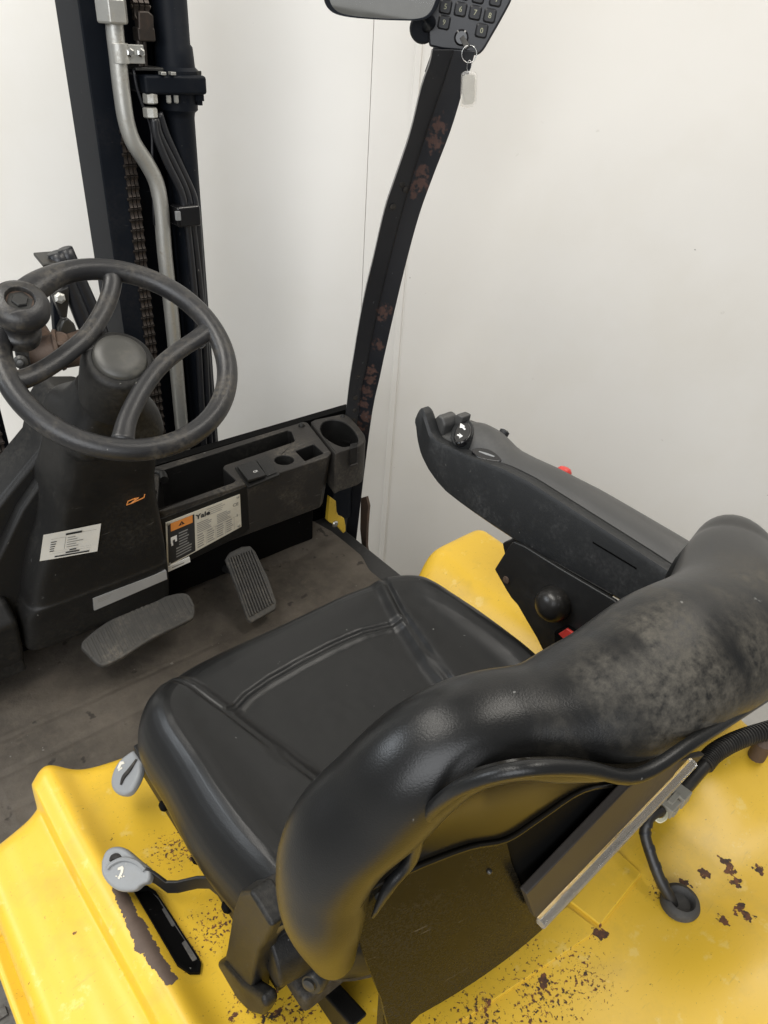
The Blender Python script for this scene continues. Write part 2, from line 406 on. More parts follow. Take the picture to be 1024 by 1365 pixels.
# --- hood -----------------------------------------------------------
def hood_h(x, y):
    z = .28
    # side shoulders
    ridge = -.350+.01*sstep(0, -.4, y)
    z += .020*math.exp(-((x-(ridge+.022))/.022)**2)*sstep(-.62, -.35, y)
    z -= .017*sstep(ridge, ridge-.005, x)
    z -= .010*sstep(-.36, -.42, x)**2
    # right hand shoulder
    z += .055*sstep(.285, .40, x)*sstep(-.65, -.30, y)
    # swell to the front and sag under the seat
    z -= .010*sstep(-.30, -.20, x)*(1-sstep(.2, .27, x))*sstep(-.5, -.3, y)
    # folds behind the seat
    z += .018*sstep(-.56, -.66, y)*sstep(.0, .25, x)
    z += .006*math.sin(x*19+y*13)*sstep(-.5, -.7, y)*sstep(-.1, .1, x)
    z += .003*noise.noise(V((x*7, y*7, 1)))
    return z
def hood_front(x):
    return .028+.022*math.exp(-((x+.33)/.035)**2)-.022*sstep(-.350, -.356, x)+.055*sstep(.25, .42, x)-.004*sstep(-.30, -.22, x)
HX = [(0, -.414), (.12, -.366), (.34, -.334), (.48, -.27), (.72, .18), (1, .50)]
def hood_x(a): return interp(HX, a)
def hood_pt(a, b):
    # b 0..1 back to front with rolled lip, a across
    x = hood_x(a)
    yf = hood_front(x)
    if b < .9:
        y = -1.15+(yf+1.15)*(b/.9)**.8; return V((x, y, hood_h(x, y)))
    t = (b-.9)/.1*math.pi/2
    # rounded front lip going down
    r = .030
    h = hood_h(x, yf)
    if b > .975: return V((x, yf+r*.98, h-r-(b-.975)/.025*.27))
    t = (b-.9)/.075*math.pi/2
    return V((x, yf+r*math.sin(t), h-r*(1-math.cos(t))))
bm = bm_(); G = gridmesh(bm, 190, 150, hood_pt)
# roll the left and right rims down
for side, sx in ((0, -1), (-1, 1)):
    prev = [r[side] for r in G]
    for k in range(1, 6):
        t = k/5*math.pi/2*1.0; r = .026
        cur = [bm.verts.new(q[side].co + V((sx*r*math.sin(t), 0, -r*(1-math.cos(t))))) for q in G]
        for a, b, c, d in zip(prev, prev[1:], cur[1:], cur): bm.faces.new((a, b, c, d))
        prev = cur
    cur = [bm.verts.new(p.co + V((0, 0, -.10))) for p in prev]
    for a, b, c, d in zip(prev, prev[1:], cur[1:], cur): bm.faces.new((a, b, c, d))
hood = part('hood', bm, 'yellow', smooth=60)
# raised plate on the hood behind the seat
pts = [at(*p, z=.2845) for p in ((823, 1138), (856, 1164), (800, 1234), (590, 1400), (545, 1340), (762, 1202))]
pl = [at(*p, z=.2845) for p in ((823, 1132), (856, 1163), (801, 1233), (760, 1200))]
bm = bm_(); prism(bm, [V((p.x, p.y, hood_h(p.x, p.y)+.004)) for p in pl], (0, 0, -.03)); part('hood_plate', bm, 'yellow', hood, bevel=.002)
pl = [at(*p, z=.2845) for p in ((742, 1216), (757, 1206), (800, 1238), (612, 1363), (560, 1400), (520, 1365))]
bm = bm_(); prism(bm, [V((p.x, p.y, hood_h(p.x, p.y)+.0025)) for p in pl], (0, 0, -.03)); part('hood_plate', bm, 'yellow', hood, bevel=.0015)
# slot with dark louvre tray
def hz(u, v, up=.002):
    p = at(u, v, z=.281)
    for _ in range(3): p = at(u, v, z=hood_h(p.x, p.y)+up)
    return p
sl = [(176, 1183), (196, 1180), (208, 1188), (268, 1282), (266, 1296), (252, 1296), (236, 1285)]
bm = bm_(); top = [hz(u, v, .0055) for u, v in sl]; cen = sum(top, V())/len(top)
inn = [p+(cen-p).normalized()*.006 for p in top]
skin(bm, [[p+V((0, 0, -.012)) for p in top], top, inn, [p+V((0, 0, -.0035)) for p in inn]], cap=True)
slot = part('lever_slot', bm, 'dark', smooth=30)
for k in range(4):
    a = hz(200, 1196, -.0015); b = hz(256, 1284, -.0015); d = (b-a)
    c = a+d*(k+.5)/4; s = V((-d.y, d.x, 0)).normalized(); dn = d.normalized()
    bm = bm_(); prism(bm, [c+s*.0085-dn*.013, c-s*.0085-dn*.013, c-s*.0085+dn*.013, c+s*.0085+dn*.013], (0, 0, .0022+.0012*(k % 2)))
    part('louvre_panel', bm, 'rubber', slot, bevel=.0012)
# truck side below the hood and the step
bm = bm_(); box(bm, (-.452, -1.1, -.12), (-.40, .02, .20)); part('side_panel', bm, 'yellow', bevel=.01)
bm = bm_(); prism(bm, [V((-.457, -1.05, .19)), V((-.457, -.06, .215)), V((-.46, -.12, .10)), V((-.475, -1.05, .02))], (.03, 0, -.01)); part('side_skirt', bm, 'yellow', bevel=.008)
bm = bm_(); box(bm, (-.66, -1.0, -.262), (-.40, .40, -.25)); step = part('step_plate', bm, 'checker', bevel=.002)
bm = bm_(); box(bm, (-.675, -1.0, -.30), (-.6605, .40, -.235)); part('step_edge', bm, 'yellow', step, bevel=.003)
for i in range(12):
    for j in range(3):
        x = -.615+j*.06+(.03 if i % 2 else 0); y = -.75+i*.085
        bm = bm_()
        if (i+j) % 2: revolve(bm, (x, y, -.25), (0, 0, 1), [(.013, -.002), (.013, .002), (.009, .005), (.004, .005), (.003, .009)], 14)
        else: box(bm, (x-.012, y-.008, -.252), (x+.012, y+.008, -.245))
        part('step_stud', bm, 'checker' if (i+j) % 2 == 0 else 'grease', step, bevel=.001)
# chassis under the cab
bm = bm_(); box(bm, (-.44, -1.1, -.40), (.50, -.02, .18)); part('chassis', bm, 'steelblack', bevel=.01)
bm = bm_(); box(bm, (-.42, .03, -.10), (.59, .704, -.012)); part('floor_plate', bm, 'steelblack', bevel=.004)
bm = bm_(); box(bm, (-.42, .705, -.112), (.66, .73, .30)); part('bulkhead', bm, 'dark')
for sx in (-.40, .36):
    bm = bm_(); revolve(bm, (sx, .62, GZ+.23), (1, 0, 0), [(.10, .0), (.21, 0), (.23, .02), (.23, .14), (.21, .16), (.10, .16)], 40); part('front_wheel', bm, 'rubber')
for sx in (-.42, .34):
    bm = bm_(); revolve(bm, (sx, -.75, GZ+.2), (1, 0, 0), [(.10, .0), (.18, 0), (.20, .02), (.20, .12), (.18, .14), (.10, .14)], 40); part('rear_wheel', bm, 'rubber')

# --- floor mat (lies loose on the floor plate) -------------------------
def mat_pt(a, b):
    y = .03+.672*b; x = -.42+(.963-.05*sstep(.62, .70, y)-.02*sstep(.50, .42, y))*a
    z = .004+.001*noise.noise(V((x*9, y*9, 0)))
    # embossed strips running across the truck
    k = (y-.03)/.078; fr = k-math.floor(k)
    if x < .12 and y < .43 and x > -.375:
        z += .0022*sstep(.03, .16, fr)*(1-sstep(.9, .97, fr))*sstep(-.375, -.365, x+.012*math.floor(k))*(1-sstep(.08, .12, x))
    # wrinkled worn area
    wv = sstep(.34, .16, y)*sstep(.2, .0, x)
    z += wv*.0045*(noise.noise(V((x*38, y*60, 3)))+.6*abs(noise.noise(V((x*80, y*95, 5)))))
    # hump beside the accelerator
    e = math.hypot((x-.40)/.16, (y-.70)/.13); z += .02*sstep(1.05, .7, e)
    z += .012*math.exp(-((x+.30)/.07)**2-((y-.50)/.05)**2)
    return V((x, y, z))
bm = bm_(); G = gridmesh(bm, 230, 170, mat_pt)
bmesh.ops.solidify(bm, geom=bm.faces[:], thickness=-.010)
fm = link('floor_mat', bm, 'mat', smooth=60)
fm['label'] = 'worn brown rubber mat lying on the cab floor under the pedals'; fm['category'] = 'mat'
# sill / door side post foot at the right of the floor
bm = bm_(); pts = [at(*p, x=.64) for p in ((488, 662), (491, 675), (489, 700), (488, 728), (494, 760), (484, 745), (480, 705), (481, 664))]
prism(bm, pts, (.008, 0, 0)); part('sill_plate', bm, 'rusty', bevel=.001)
bm = bm_(); box(bm, (.575, .66, -.012), (.64, .72, .185)); part('post_foot', bm, 'mastpaint', bevel=.006)
pts = [at(*p, y=.55) for p in ((440, 662), (448, 668), (449, 682), (452, 688), (459, 691), (461, 700), (461, 708), (458, 711), (452, 704), (448, 700), (440, 697), (437, 694))]
bm = bm_(); prism(bm, pts, (0, .012, 0)); yb = part('latch_bracket', bm, 'bracket_yellow', bevel=.0015)
bm = bm_(); c = at(446, 698, y=.549); revolve(bm, c, (0, -1, 0), [(.009, 0), (.009, .003), (.006, .006)], 16); part('bolt', bm, 'chrome', yb)

# --- dash console ------------------------------------------------------
def plate_holes(bm, outer, holes, z0, z1, depths, mi=0):
    """box-like body with pockets: outer and holes are xy polygons, top at z1"""
    loops = [outer]+holes; pts = [V(p) for lp in loops for p in lp]; ed = []; k0 = 0
    for lp in loops:
        ed += [(k0+i, k0+(i+1) % len(lp)) for i in range(len(lp))]; k0 += len(lp)
    vo, _, fo = delaunay_2d_cdt(pts, ed, [], 0, 1e-6)[:3]
    tv = [bm.verts.new((p.x, p.y, z1)) for p in vo]
    def inp(p, lp):
        c = False
        for (xa, ya), (xb, yb) in zip(lp, lp[1:]+lp[:1]):
            if (ya > p.y) != (yb > p.y) and p.x < (xb-xa)*(p.y-ya)/(yb-ya)+xa: c = not c
        return c
    for f in fo:
        c = sum((vo[i] for i in f), V((0, 0)))/len(f)
        if inp(c, outer) and not any(inp(c, h) for h in holes): bm.faces.new([tv[i] for i in f])
    k0 = 0
    for k, lp in enumerate(loops):
        vs = tv[k0:k0+len(lp)]; k0 += len(lp); n = len(vs)
        zb = z0 if k == 0 else z1-depths[k-1]
        b = [bm.verts.new((v.co.x, v.co.y, zb)) for v in vs]
        for i in range(n): bm.faces.new((vs[i], vs[(i+1) % n], b[(i+1) % n], b[i])).material_index = 1 if k else 0  # pocket walls and floors take the blacker plastic: their shade is in the colour
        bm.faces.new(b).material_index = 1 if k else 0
def circ(cx, cy, rx, ry=None, n=28): return [(cx+rx*math.cos(2*math.pi*i/n), cy+(ry or rx)*math.sin(2*math.pi*i/n)) for i in range(n)]
def rrect(x0, y0, x1, y1, r, n=4):
    out = []
    for cx, cy, a0 in ((x1-r, y1-r, 0), (x0+r, y1-r, 90), (x0+r, y0+r, 180), (x1-r, y0+r, 270)):
        for k in range(n+1):
            a = math.radians(a0+90*k/n); out.append((cx+r*math.cos(a), cy+r*math.sin(a)))
    return out
def xy(u, v, z=.32): p = at(u, v, z=z); return (p.x, p.y)
ZC = .32
tray = [xy(*p) for p in ((209, 679), (311, 643), (314, 640), (297, 624), (299, 620), (391, 589), (393, 587), (388, 575), (384, 573.5), (214, 628))]
round_c = xy(379, 613); sq = [xy(*p) for p in ((394, 601), (418, 592), (431, 604), (407, 614))]
bm = bm_()
outer = [(.03, .512), (.050, .504), xy(437, 609), xy(442, 603), xy(410, 563), xy(404, 562), (.03, .668)]
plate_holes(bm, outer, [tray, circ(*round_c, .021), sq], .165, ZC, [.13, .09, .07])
# make the front face lean back under the top
for v in bm.verts:
    if v.co.z < .2 and v.co.y < .53: v.co.y += .03
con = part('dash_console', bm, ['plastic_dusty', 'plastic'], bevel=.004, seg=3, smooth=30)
bm = bm_()
cc = xy(452, 578); 
outer = [xy(*p, .324) for p in ((447, 605), (453, 602), (466, 598), (479, 594), (485, 590), (487.5, 585), (486, 579), (479, 569), (467, 556), (460, 552), (454, 552), (420, 559), (414, 562))]
cupc = (.520, .560)
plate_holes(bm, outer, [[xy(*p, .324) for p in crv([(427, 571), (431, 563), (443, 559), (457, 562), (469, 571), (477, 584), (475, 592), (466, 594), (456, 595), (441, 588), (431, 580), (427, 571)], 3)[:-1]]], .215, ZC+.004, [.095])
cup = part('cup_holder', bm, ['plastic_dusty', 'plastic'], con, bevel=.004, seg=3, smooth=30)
# notch in the cup holder's front lip, built as a dark liner with a ledge
nq = [xy(*p, .324) for p in ((466, 599), (476, 596), (475, 590), (466, 592))]
bm = bm_(); prism(bm, [V((x, y-.003, .3262)) for x, y in nq], (0, 0, -.040)); part('lip_notch', bm, 'plastic', cup, bevel=.001)
bm = bm_(); prism(bm, [V((x, y-.006, .284)) for x, y in nq], (0, 0, -.006)); part('notch_ledge', bm, 'plastic_dusty', cup, bevel=.002)
bm = bm_(); tube(bm, [at(441, 586, z=.26), at(458, 586, z=.27), at(470, 590, z=.28), at(473, 582, z=.30)], .009, 10); part('cup_clip', bm, 'plastic', cup)
for u, v, r in ((402, 568, .006), (457, 557, .006)):
    bm = bm_(); p = at(u, v, z=ZC); revolve(bm, p, (0, 0, 1), [(r*1.3, 0), (r*1.3, .002), (r*.8, .007), (r*.3, .0085)], 16); part('screw', bm, 'plastic', con)
# rocker switch pair
sw = [xy(*p, .324) for p in ((313, 622), (356, 606), (373, 632), (331, 649))]
bm = bm_(); prism(bm, [V((x, y, .3235)) for x, y in sw], (0, 0, -.006)); swb = part('switch_plate', bm, 'plastic', con, bevel=.001)
L = [xy(*p, .324) for p in ((315, 624), (341, 615), (356, 636), (331, 645))]
def lerp2(P, a, b):
    x0 = [P[0][k]*(1-a)+P[1][k]*a for k in (0, 1)]; x1 = [P[3][k]*(1-a)+P[2][k]*a for k in (0, 1)]
    return [x0[k]*(1-b)+x1[k]*b for k in (0, 1)]
q = [lerp2(sw, a, b) for a, b in ((.04, .10), (.60, .10), (.60, .92), (.04, .92))]
bm = bm_(); z = (.328, .326, .331, .335)
prism(bm, [V((p[0], p[1], zz)) for p, zz in zip(q, z)], (0, 0, -.006)); sb = part('rocker_switch', bm, 'plastic', con, bevel=.0012)
c = lerp2(sw, .36, .70)
bm = bm_(); ex = V((sw[1][0]-sw[0][0], sw[1][1]-sw[0][1], 0)).normalized(); ey = V((-ex.y, ex.x, 0))
text_faces(bm, 'OI', V((c[0], c[1], .3345)), ex, ey, .010, lift=.0008); part('switch_symbol', bm, 'white', con)
q = [lerp2(sw, a, b) for a, b in ((.63, .10), (.95, .10), (.95, .90), (.63, .90))]
bm = bm_(); prism(bm, [V((p[0], p[1], .3255)) for p in q], (0, 0, -.004)); part('switch_blank', bm, 'plastic', con, bevel=.001)
# lamp strip / handle at the left rim of the tray
bm = bm_(); tube(bm, [at(*p, z=.318) for p in ((190, 632), (205, 630), (216, 632), (219, 640))], .009, 10); part('tray_hook', bm, 'plastic', con)
# data plate on the console face
NF = V((0, -1, 0))
def face(u, v, off=0): return on(u, v, V((0, .504-off, ZC)), V((0, -1, -.19)).normalized())
fr = [face(*p, .002) for p in ((214, 692), (330, 648), (333, 705), (326, 712), (217, 765))]
bm = bm_(); prism(bm, fr, (0, .004, 0)); part('plate_frame', bm, 'plastic', con, bevel=.002)
Q = [face(*p, .0035) for p in ((221, 697), (320, 659), (322, 702), (223, 756))]
def qd(a, b, lift=0.0):
    t = Q[0].lerp(Q[1], a); bt = Q[3].lerp(Q[2], a); return t.lerp(bt, b)+V((0, -1, -.19)).normalized()*lift
bm = bm_()
def quad(a0, b0, a1, b1, mi, lift): flat(bm, [qd(a0, b0, lift), qd(a1, b0, lift), qd(a1, b1, lift), qd(a0, b1, lift)], mi)
prism(bm, [qd(0, 0), qd(1, 0), qd(1, 1), qd(0, 1)], (0, .002, 0), 0)
quad(.02, .05, .37, .97, 1, .0003); quad(.06, .05, .345, .23, 2, .0006)
exq = (Q[1]-Q[0]).normalized(); eyq = (Q[0]-Q[3]).normalized()
c = qd(.20, .14, .0009)
flat(bm, [c+eyq*.0065, c-eyq*.0045-exq*.007, c-eyq*.0045+exq*.007], 3); 
flat(bm, [c+eyq*.003+V((0, -.0003, 0)), c-eyq*.003-exq*.0012+V((0, -.0003, 0)), c-eyq*.003+exq*.0012+V((0, -.0003, 0))], 2)
for r in range(9):
    y0 = .33+r*.066; quad(.16 if r < 5 else .12, y0, .16+.17*(.6+.4*random.random()), y0+.028, 4, .0006)
quad(.055, .36, .135, .50, 5, .0006); quad(.06, .50, .085, .56, 5, .0006); quad(.08, .44, .11, .50, 1, .0008)
text_faces(bm, 'Yale', qd(.482, .15, .0006), exq, eyq, .0185, 3, True)
text_faces(bm, 'CE', qd(.93, .24, .0006), exq, eyq, .012, 3)
for r in range(4):
    quad(.54+.02*(r % 2), .05+r*.05, .54+.3*(.6+.4*random.random()), .065+r*.05, 6, .0006)
for r in range(6):
    y0 = .30+r*.045; quad(.40, y0, .40+.2*(.75+.25*random.random()), y0+.022, 6, .0006); quad(.67, y0, .67+.2*(.6+.4*random.random()), y0+.022, 6, .0006)
for cxx in (.40, .53, .66, .79):
    for r in range(6): quad(cxx, .60+r*.06, cxx+.10*(.7+.3*random.random()), .628+r*.06, 6, .0006)
quad(.395, .585, .98, .592, 6, .0006)
for cxx in (.515, .645, .775, .9): quad(cxx, .59, cxx+.003, .96, 6, .0006)
text_faces(bm, 'I', qd(.945, .58, .0006), exq, eyq, .012, 3)
part('data_plate', bm, ['platewhite', 'platedark', 'orange', 'ink', 'lightink', 'white', 'greyink'], con)
for a, b in ((.03, .04), (.03, .95), (.965, .05), (.965, .93)):
    bm = bm_(); revolve(bm, qd(a, b, .0004), (0, -1, -.19), [(.0035, 0), (.0033, .001), (.0015, .0018)], 12); part('rivet', bm, 'steel', con)
bm = bm_(); pts = [face(*p, .006) for p in ((221, 757), (253, 743), (254, 749), (221, 764))]
prism(bm, pts, (0, .004, 0), 0); m0 = (pts[0]+pts[1]+pts[2]+pts[3])/4
flat(bm, [m0+exq*s*.014+eyq*t*.0016+V((0, -.0006, 0)) for s, t in ((-1, 1), (1, 1), (1, -1), (-1, -1))], 1)
part('small_label', bm, ['white', 'greyink'], con)
# dash wall under the console, recessed
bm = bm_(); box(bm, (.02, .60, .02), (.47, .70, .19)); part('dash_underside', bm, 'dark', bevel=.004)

# --- steering column ---------------------------------------------------
WC = V((-.073, .28, .745)); TL = math.radians(35); WN = V((0, -math.sin(TL), math.cos(TL)))
E1 = V((1, 0, 0)); E2 = WN.cross(E1)
def wh(u, v, h=0): return on(u, v, WC+WN*h, WN)
def sec(z, x0, x1, yf, yb, r, n=28, tilt=0):
    out = []
    cx, cy, hx, hy = (x0+x1)/2, (yf+yb)/2, (x1-x0)/2, (yb-yf)/2
    for k in range(n*2):
        a = 2*math.pi*k/(n*2); c, s = math.cos(a), math.sin(a); e = r
        out.append(V((cx+hx*math.copysign(abs(c)**e, c), cy+hy*math.copysign(abs(s)**e, s), z+tilt*(s*hy))))
    return out
secs = [(.678, -.118, -.028, .305, .385, .9), (.655, -.128, -.018, .312, .405, .75), (.640, -.135, -.010, .318, .420, .55), (.625, -.142, -.001, .321, .45, .40), (.602, -.147, .004, .325, .47, .33), (.590, -.147, .004, .338, .475, .33),
        (.57, -.146, .004, .360, .485, .36), (.50, -.150, .012, .392, .54, .36), (.44, -.156, .018, .424, .60, .33), (.38, -.172, .026, .446, .64, .30), (.32, -.200, .034, .462, .66, .27),
        (.26, -.222, .039, .472, .67, .25), (.225, -.230, .040, .474, .67, .24), (.215, -.236, .040, .472, .67, .24), (.19, -.245, .041, .478, .67, .22), (.12, -.250, .042, .492, .67, .22), (.105, -.248, .040, .50, .67, .22)]
cs = crom(secs, 4)
bm = bm_(); skin(bm, [sec(*s[:6], tilt=.35*sstep(.42, .6, s[0])) for s in cs])
colm = part('steering_column', bm, 'plastic', smooth=60)
# wide rear cover left of the column
pts = [V((-.02, 0, .56)), V((-.088, 0, .575)), V((-.112, 0, .545)), V((-.135, 0, .485)), V((-.203, 0, .425)), V((-.30, 0, .335)), V((-.40, 0, .27)), V((-.42, 0, .10)), V((0, 0, .10))]
bm = bm_(); prism(bm, [V((p.x, .56, p.z)) for p in pts], (0, .11, 0)); part('column_cover', bm, 'plastic', bevel=.012, seg=4)
pts = [V((-.06, 0, .55)), V((-.105, 0, .525)), V((-.125, 0, .47)), V((-.195, 0, .395)), V((-.26, 0, .30)), V((-.29, 0, .20)), V((-.29, 0, .10)), V((0, 0, .10))]
bm = bm_(); prism(bm, [V((p.x, .535, p.z)) for p in pts], (0, .03, 0)); part('column_cover', bm, 'plastic', bevel=.008, seg=4)
# block at the left of the column foot
bm = bm_(); prism(bm, [V((-.253, .50, .12)), V((-.253, .485, .20)), V((-.257, .52, .235)), V((-.257, .68, .24)), V((-.257, .68, .05)), V((-.257, .53, .05))], (-.17, 0, 0)); part('dash_block', bm, 'plastic', bevel=.012, seg=4)
bm = bm_(); box(bm, (-.43, .515, .055), (-.258, .60, .118)); part('kick_panel', bm, 'plastic', bevel=.006)
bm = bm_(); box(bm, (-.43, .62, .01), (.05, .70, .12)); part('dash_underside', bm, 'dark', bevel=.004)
# paper label and strip on the column front
def colface(u, v, lift=.001):
    y = .46
    for _ in range(6):
        p = at(u, v, y=y); y = interp([(s[0], s[3]) for s in secs], p.z)-lift+.0115*abs((p.x+.09)/.13)**3
    return at(u, v, y=y)
Pq = [colface(*p, .0035) for p in ((58, 713), (135, 698), (130, 735), (53, 748))]
bm = bm_()
def pq(a, b, lift=0): return Pq[0].lerp(Pq[1], a).lerp(Pq[3].lerp(Pq[2], a), b)+V((0, -1, .15))*lift
gridmesh(bm, 6, 4, lambda a, b: pq(a, b, .0006*math.sin(a*5)), 0)
def pbar(a0, b0, a1, b1, mi): flat(bm, [pq(a0, b0, .0016), pq(a1, b0, .0016), pq(a1, b1, .0016), pq(a0, b1, .0016)], mi)
pbar(.38, .10, .66, .17, 1)
pbar(.14, .22, .38, .225, 1); pbar(.66, .155, .92, .16, 1)
for r in range(5): pbar(.14, .32+r*.085, .14+.06+.06*random.random(), .352+r*.085, 1); pbar(.42, .26+r*.085, .42+.08+.2*random.random(), .285+r*.085, 2)
pbar(.385, .22, .39, .66, 1); pbar(.14, .70, .86, .704, 2); pbar(.14, .78, .86, .784, 2)
pbar(.48, .72, .60, .76, 1); pbar(.42, .80, .66, .85, 1); pbar(.24, .89, .84, .94, 1)
part('paper_label', bm, ['paper', 'ink', 'greyink'], colm, smooth=180)
sp = [colface(*p, .003) for p in ((123, 798), (222, 761), (222, 771), (125, 813))]
sp = [on(*p, V((0, .474, .2)), V((0, -1, -.12))) for p in ((124, 798), (222, 761), (223, 772), (126, 814))]
bm = bm_(); prism(bm, sp, (0, .010, 0), 0)
e1 = (sp[1]-sp[0]).normalized(); e2 = (sp[3]-sp[0]).normalized()
for r in range(3): 
    a = sp[0]+e1*.008+e2*(.005+r*.004)+V((0, -.0006, 0)); flat(bm, [a, a+e1*(.03-.004*r), a+e1*(.03-.004*r)+e2*.0015, a+e2*.0015], 1)
part('silver_strip', bm, ['silverstrip', 'greyink'], colm)
bm = bm_()   # torn orange remnant
for pl in ([(181, 664), (171, 668), (169, 673), (178, 670), (181, 664)], [(175, 671), (185, 663), (178, 665)], [(177, 670), (188, 665), (192, 663), (193, 659)]):
    tube(bm, [colface(*p, .001) for p in pl], .0011, 6, 1)
part('torn_sticker', bm, 'orange', colm)

# --- steering wheel ------------------------------------------------------
bm = bm_(); R0, r0 = .146, .0148
rings = []
for k in range(96):
    a = 2*math.pi*k/96; d = E1*math.cos(a)+E2*math.sin(a)
    # flattened broad stretch towards the knob
    wide = math.exp(-((math.degrees(a)-118)/16)**2)*.35
    rings.append([WC + d*(R0-.004*wide*2 + r0*(1+wide)*math.cos(t)) + WN*(r0*math.sin(t)*(1-.15*wide)) for t in (2*math.pi*j/18 for j in range(18))])
skin(bm, rings, closed=True)
whl = part('steering_wheel', bm, 'wheel', smooth=180)
for path in (((146, 362), (150, 375), (146, 395), (135, 420), (117, 447), (95, 467), (68, 487), (38, 503), (18, 508)), ((283, 437), (262, 452), (238, 468), (214, 488), (196, 510), (180, 537), (169, 562), (163, 590))):
    q = [wh(u, v, -.006*math.sin(math.pi*i/8)) for i, (u, v) in enumerate(path)]
    bm = bm_(); n = len(q)
    tube(bm, q, lambda t: .0125+.0030*abs(2*t-1)**6, 16, 5, up=WN, flatten=.72)
    part('spoke', bm, 'wheel', whl, smooth=180)
bm = bm_(); revolve(bm, WC, WN, [(.047, -.105), (.049, -.06), (.0495, -.03), (.048, -.016), (.045, -.009), (.040, -.0065), (.0365, -.006), (.0355, -.0075)], 48); hub = part('wheel_hub', bm, 'plastic', whl, smooth=50)
bm = bm_(); revolve(bm, WC, WN, [(.036, -.008), (.0355, -.003), (.033, .0005), (.02, .003), (.005, .0042), (0, .0043)], 48); part('hub_cap', bm, 'wheelcap', whl, smooth=50)
kb = wh(26, 440, .004)
bm = bm_(); revolve(bm, kb, WN, [(.026, -.012), (.0265, -.002), (.026, .004), (.0235, .006), (.0205, .008), (.0195, .016), (.0205, .026), (.026, .031), (.0325, .036), (.0355, .043), (.0355, .050), (.032, .058), (.025, .0625), (.0175, .064), (.0165, .063), (.016, .056), (.0, .056)], 40)
knob = part('spinner_knob', bm, 'wheel', whl, smooth=50)
bm = bm_(); revolve(bm, kb, WN, [(.0155, .0562), (.0155, .058), (.010, .0585), (.010, .0615), (.009, .0625), (0, .0627)], 6); part('knob_bolt', bm, 'grease', whl, smooth=30)
bm = bm_(); revolve(bm, kb, WN, [(.0158, .0563), (.0158, .0578), (.0105, .0578), (.0105, .0563)], 24); part('rust_ring', bm, 'rusty', whl, smooth=30)

# --- pedals --------------------------------------------------------------
def slab(name, pix, z, th, mat, parent=None, bev=.006):
    pass
# brake pedal: broad rounded pad, ribs across
bp = [on(*p, V((-.04, .46, .10)), V((0, -.45, .9))) for p in ((108, 862), (112, 852), (140, 830), (180, 808), (225, 793), (245, 790), (254, 795), (259, 806), (259, 820), (250, 828), (205, 850), (165, 875), (142, 886), (134, 886), (126, 881))]
nb = V((0, -.45, .9)).normalized()
bp = [V(p) for p in crom([tuple(p) for p in bp+bp[:1]], 3)][:-1]
bm = bm_(); prism(bm, bp, -nb*.016); brk = part('brake_pedal', bm, 'rubber', bevel=.004, seg=3)
xa = (bp[18]-bp[3]).normalized(); ya = nb.cross(xa)
def inside(p, poly):
    c = False; n = len(poly); pts = [((q-bp[3]).dot(xa), (q-bp[3]).dot(ya)) for q in poly]; x, y = (p-bp[3]).dot(xa), (p-bp[3]).dot(ya)
    for i in range(n):
        (x1, y1), (x2, y2) = pts[i], pts[(i+1) % n]
        if (y1 > y) != (y2 > y) and x < (x2-x1)*(y-y1)/(y2-y1)+x1: c = not c
    return c
ln = (bp[18]-bp[3]).dot(xa)
for k in range(22):
    x = -.006+(ln+.006)*(k+.5)/22; ys = [y*.001 for y in range(-110, 60) if inside(bp[3]+xa*x+ya*y*.001, bp)]
    if len(ys) < 8: continue
    y0, y1 = min(ys)+.006, max(ys)-.006
    a = bp[3]+xa*(x-.0028)+nb*.0002
    bm = bm_(); prism(bm, [a+ya*y0, a+xa*.0056+ya*y0, a+xa*.0056+ya*y1, a+ya*y1], nb*.0016); part('pedal_rib', bm, 'rubber', brk, bevel=.0008, seg=1)
bm = bm_(); c = sum(bp, V())/len(bp); tube(bm, [c-nb*.012+xa*.02, c-nb*.05+V((.02, .08, .01)), V((c.x+.04, .68, .14))], .012, 10); part('pedal_arm', bm, 'steelblack', brk)
# accelerator: long ribbed treadle, hinged near the driver
ga = [(303, 741), (334, 729), (372, 806), (332, 831)]
gn = V((-.05, -.50, .86)).normalized()
gp = [on(*p, V((.19, .41, .045)), gn) for p in ((300, 745), (306, 736), (322, 728), (334, 727), (341, 735), (358, 770), (369, 802), (368, 812), (336, 830), (330, 826), (317, 787))]
bm = bm_(); prism(bm, gp, -gn*.012); gas = part('accelerator_pedal', bm, 'rubber', bevel=.004, seg=3)
c0, c1, c2, c3 = [on(*p, V((.19, .41, .045)), gn) for p in ((303, 743), (337, 731), (367, 806), (333, 826))]
for k in range(10):
    a = c0.lerp(c1, (k+.22)/10); b = c0.lerp(c1, (k+.78)/10); d = c3.lerp(c2, (k+.22)/10); e = c3.lerp(c2, (k+.78)/10)
    bm = bm_(); prism(bm, [a.lerp(d, .02), b.lerp(e, .02), e.lerp(b, .03), d.lerp(a, .03)], gn*.0048); part('pedal_rib', bm, 'rubber', gas, bevel=.0009, seg=1)
bm = bm_(); c = sum(gp, V())/len(gp); tube(bm, [c-gn*.012, c-gn*.03+V((0, .05, 0)), V((c.x, .62, .03))], .010, 10); part('pedal_arm', bm, 'steelblack', gas)

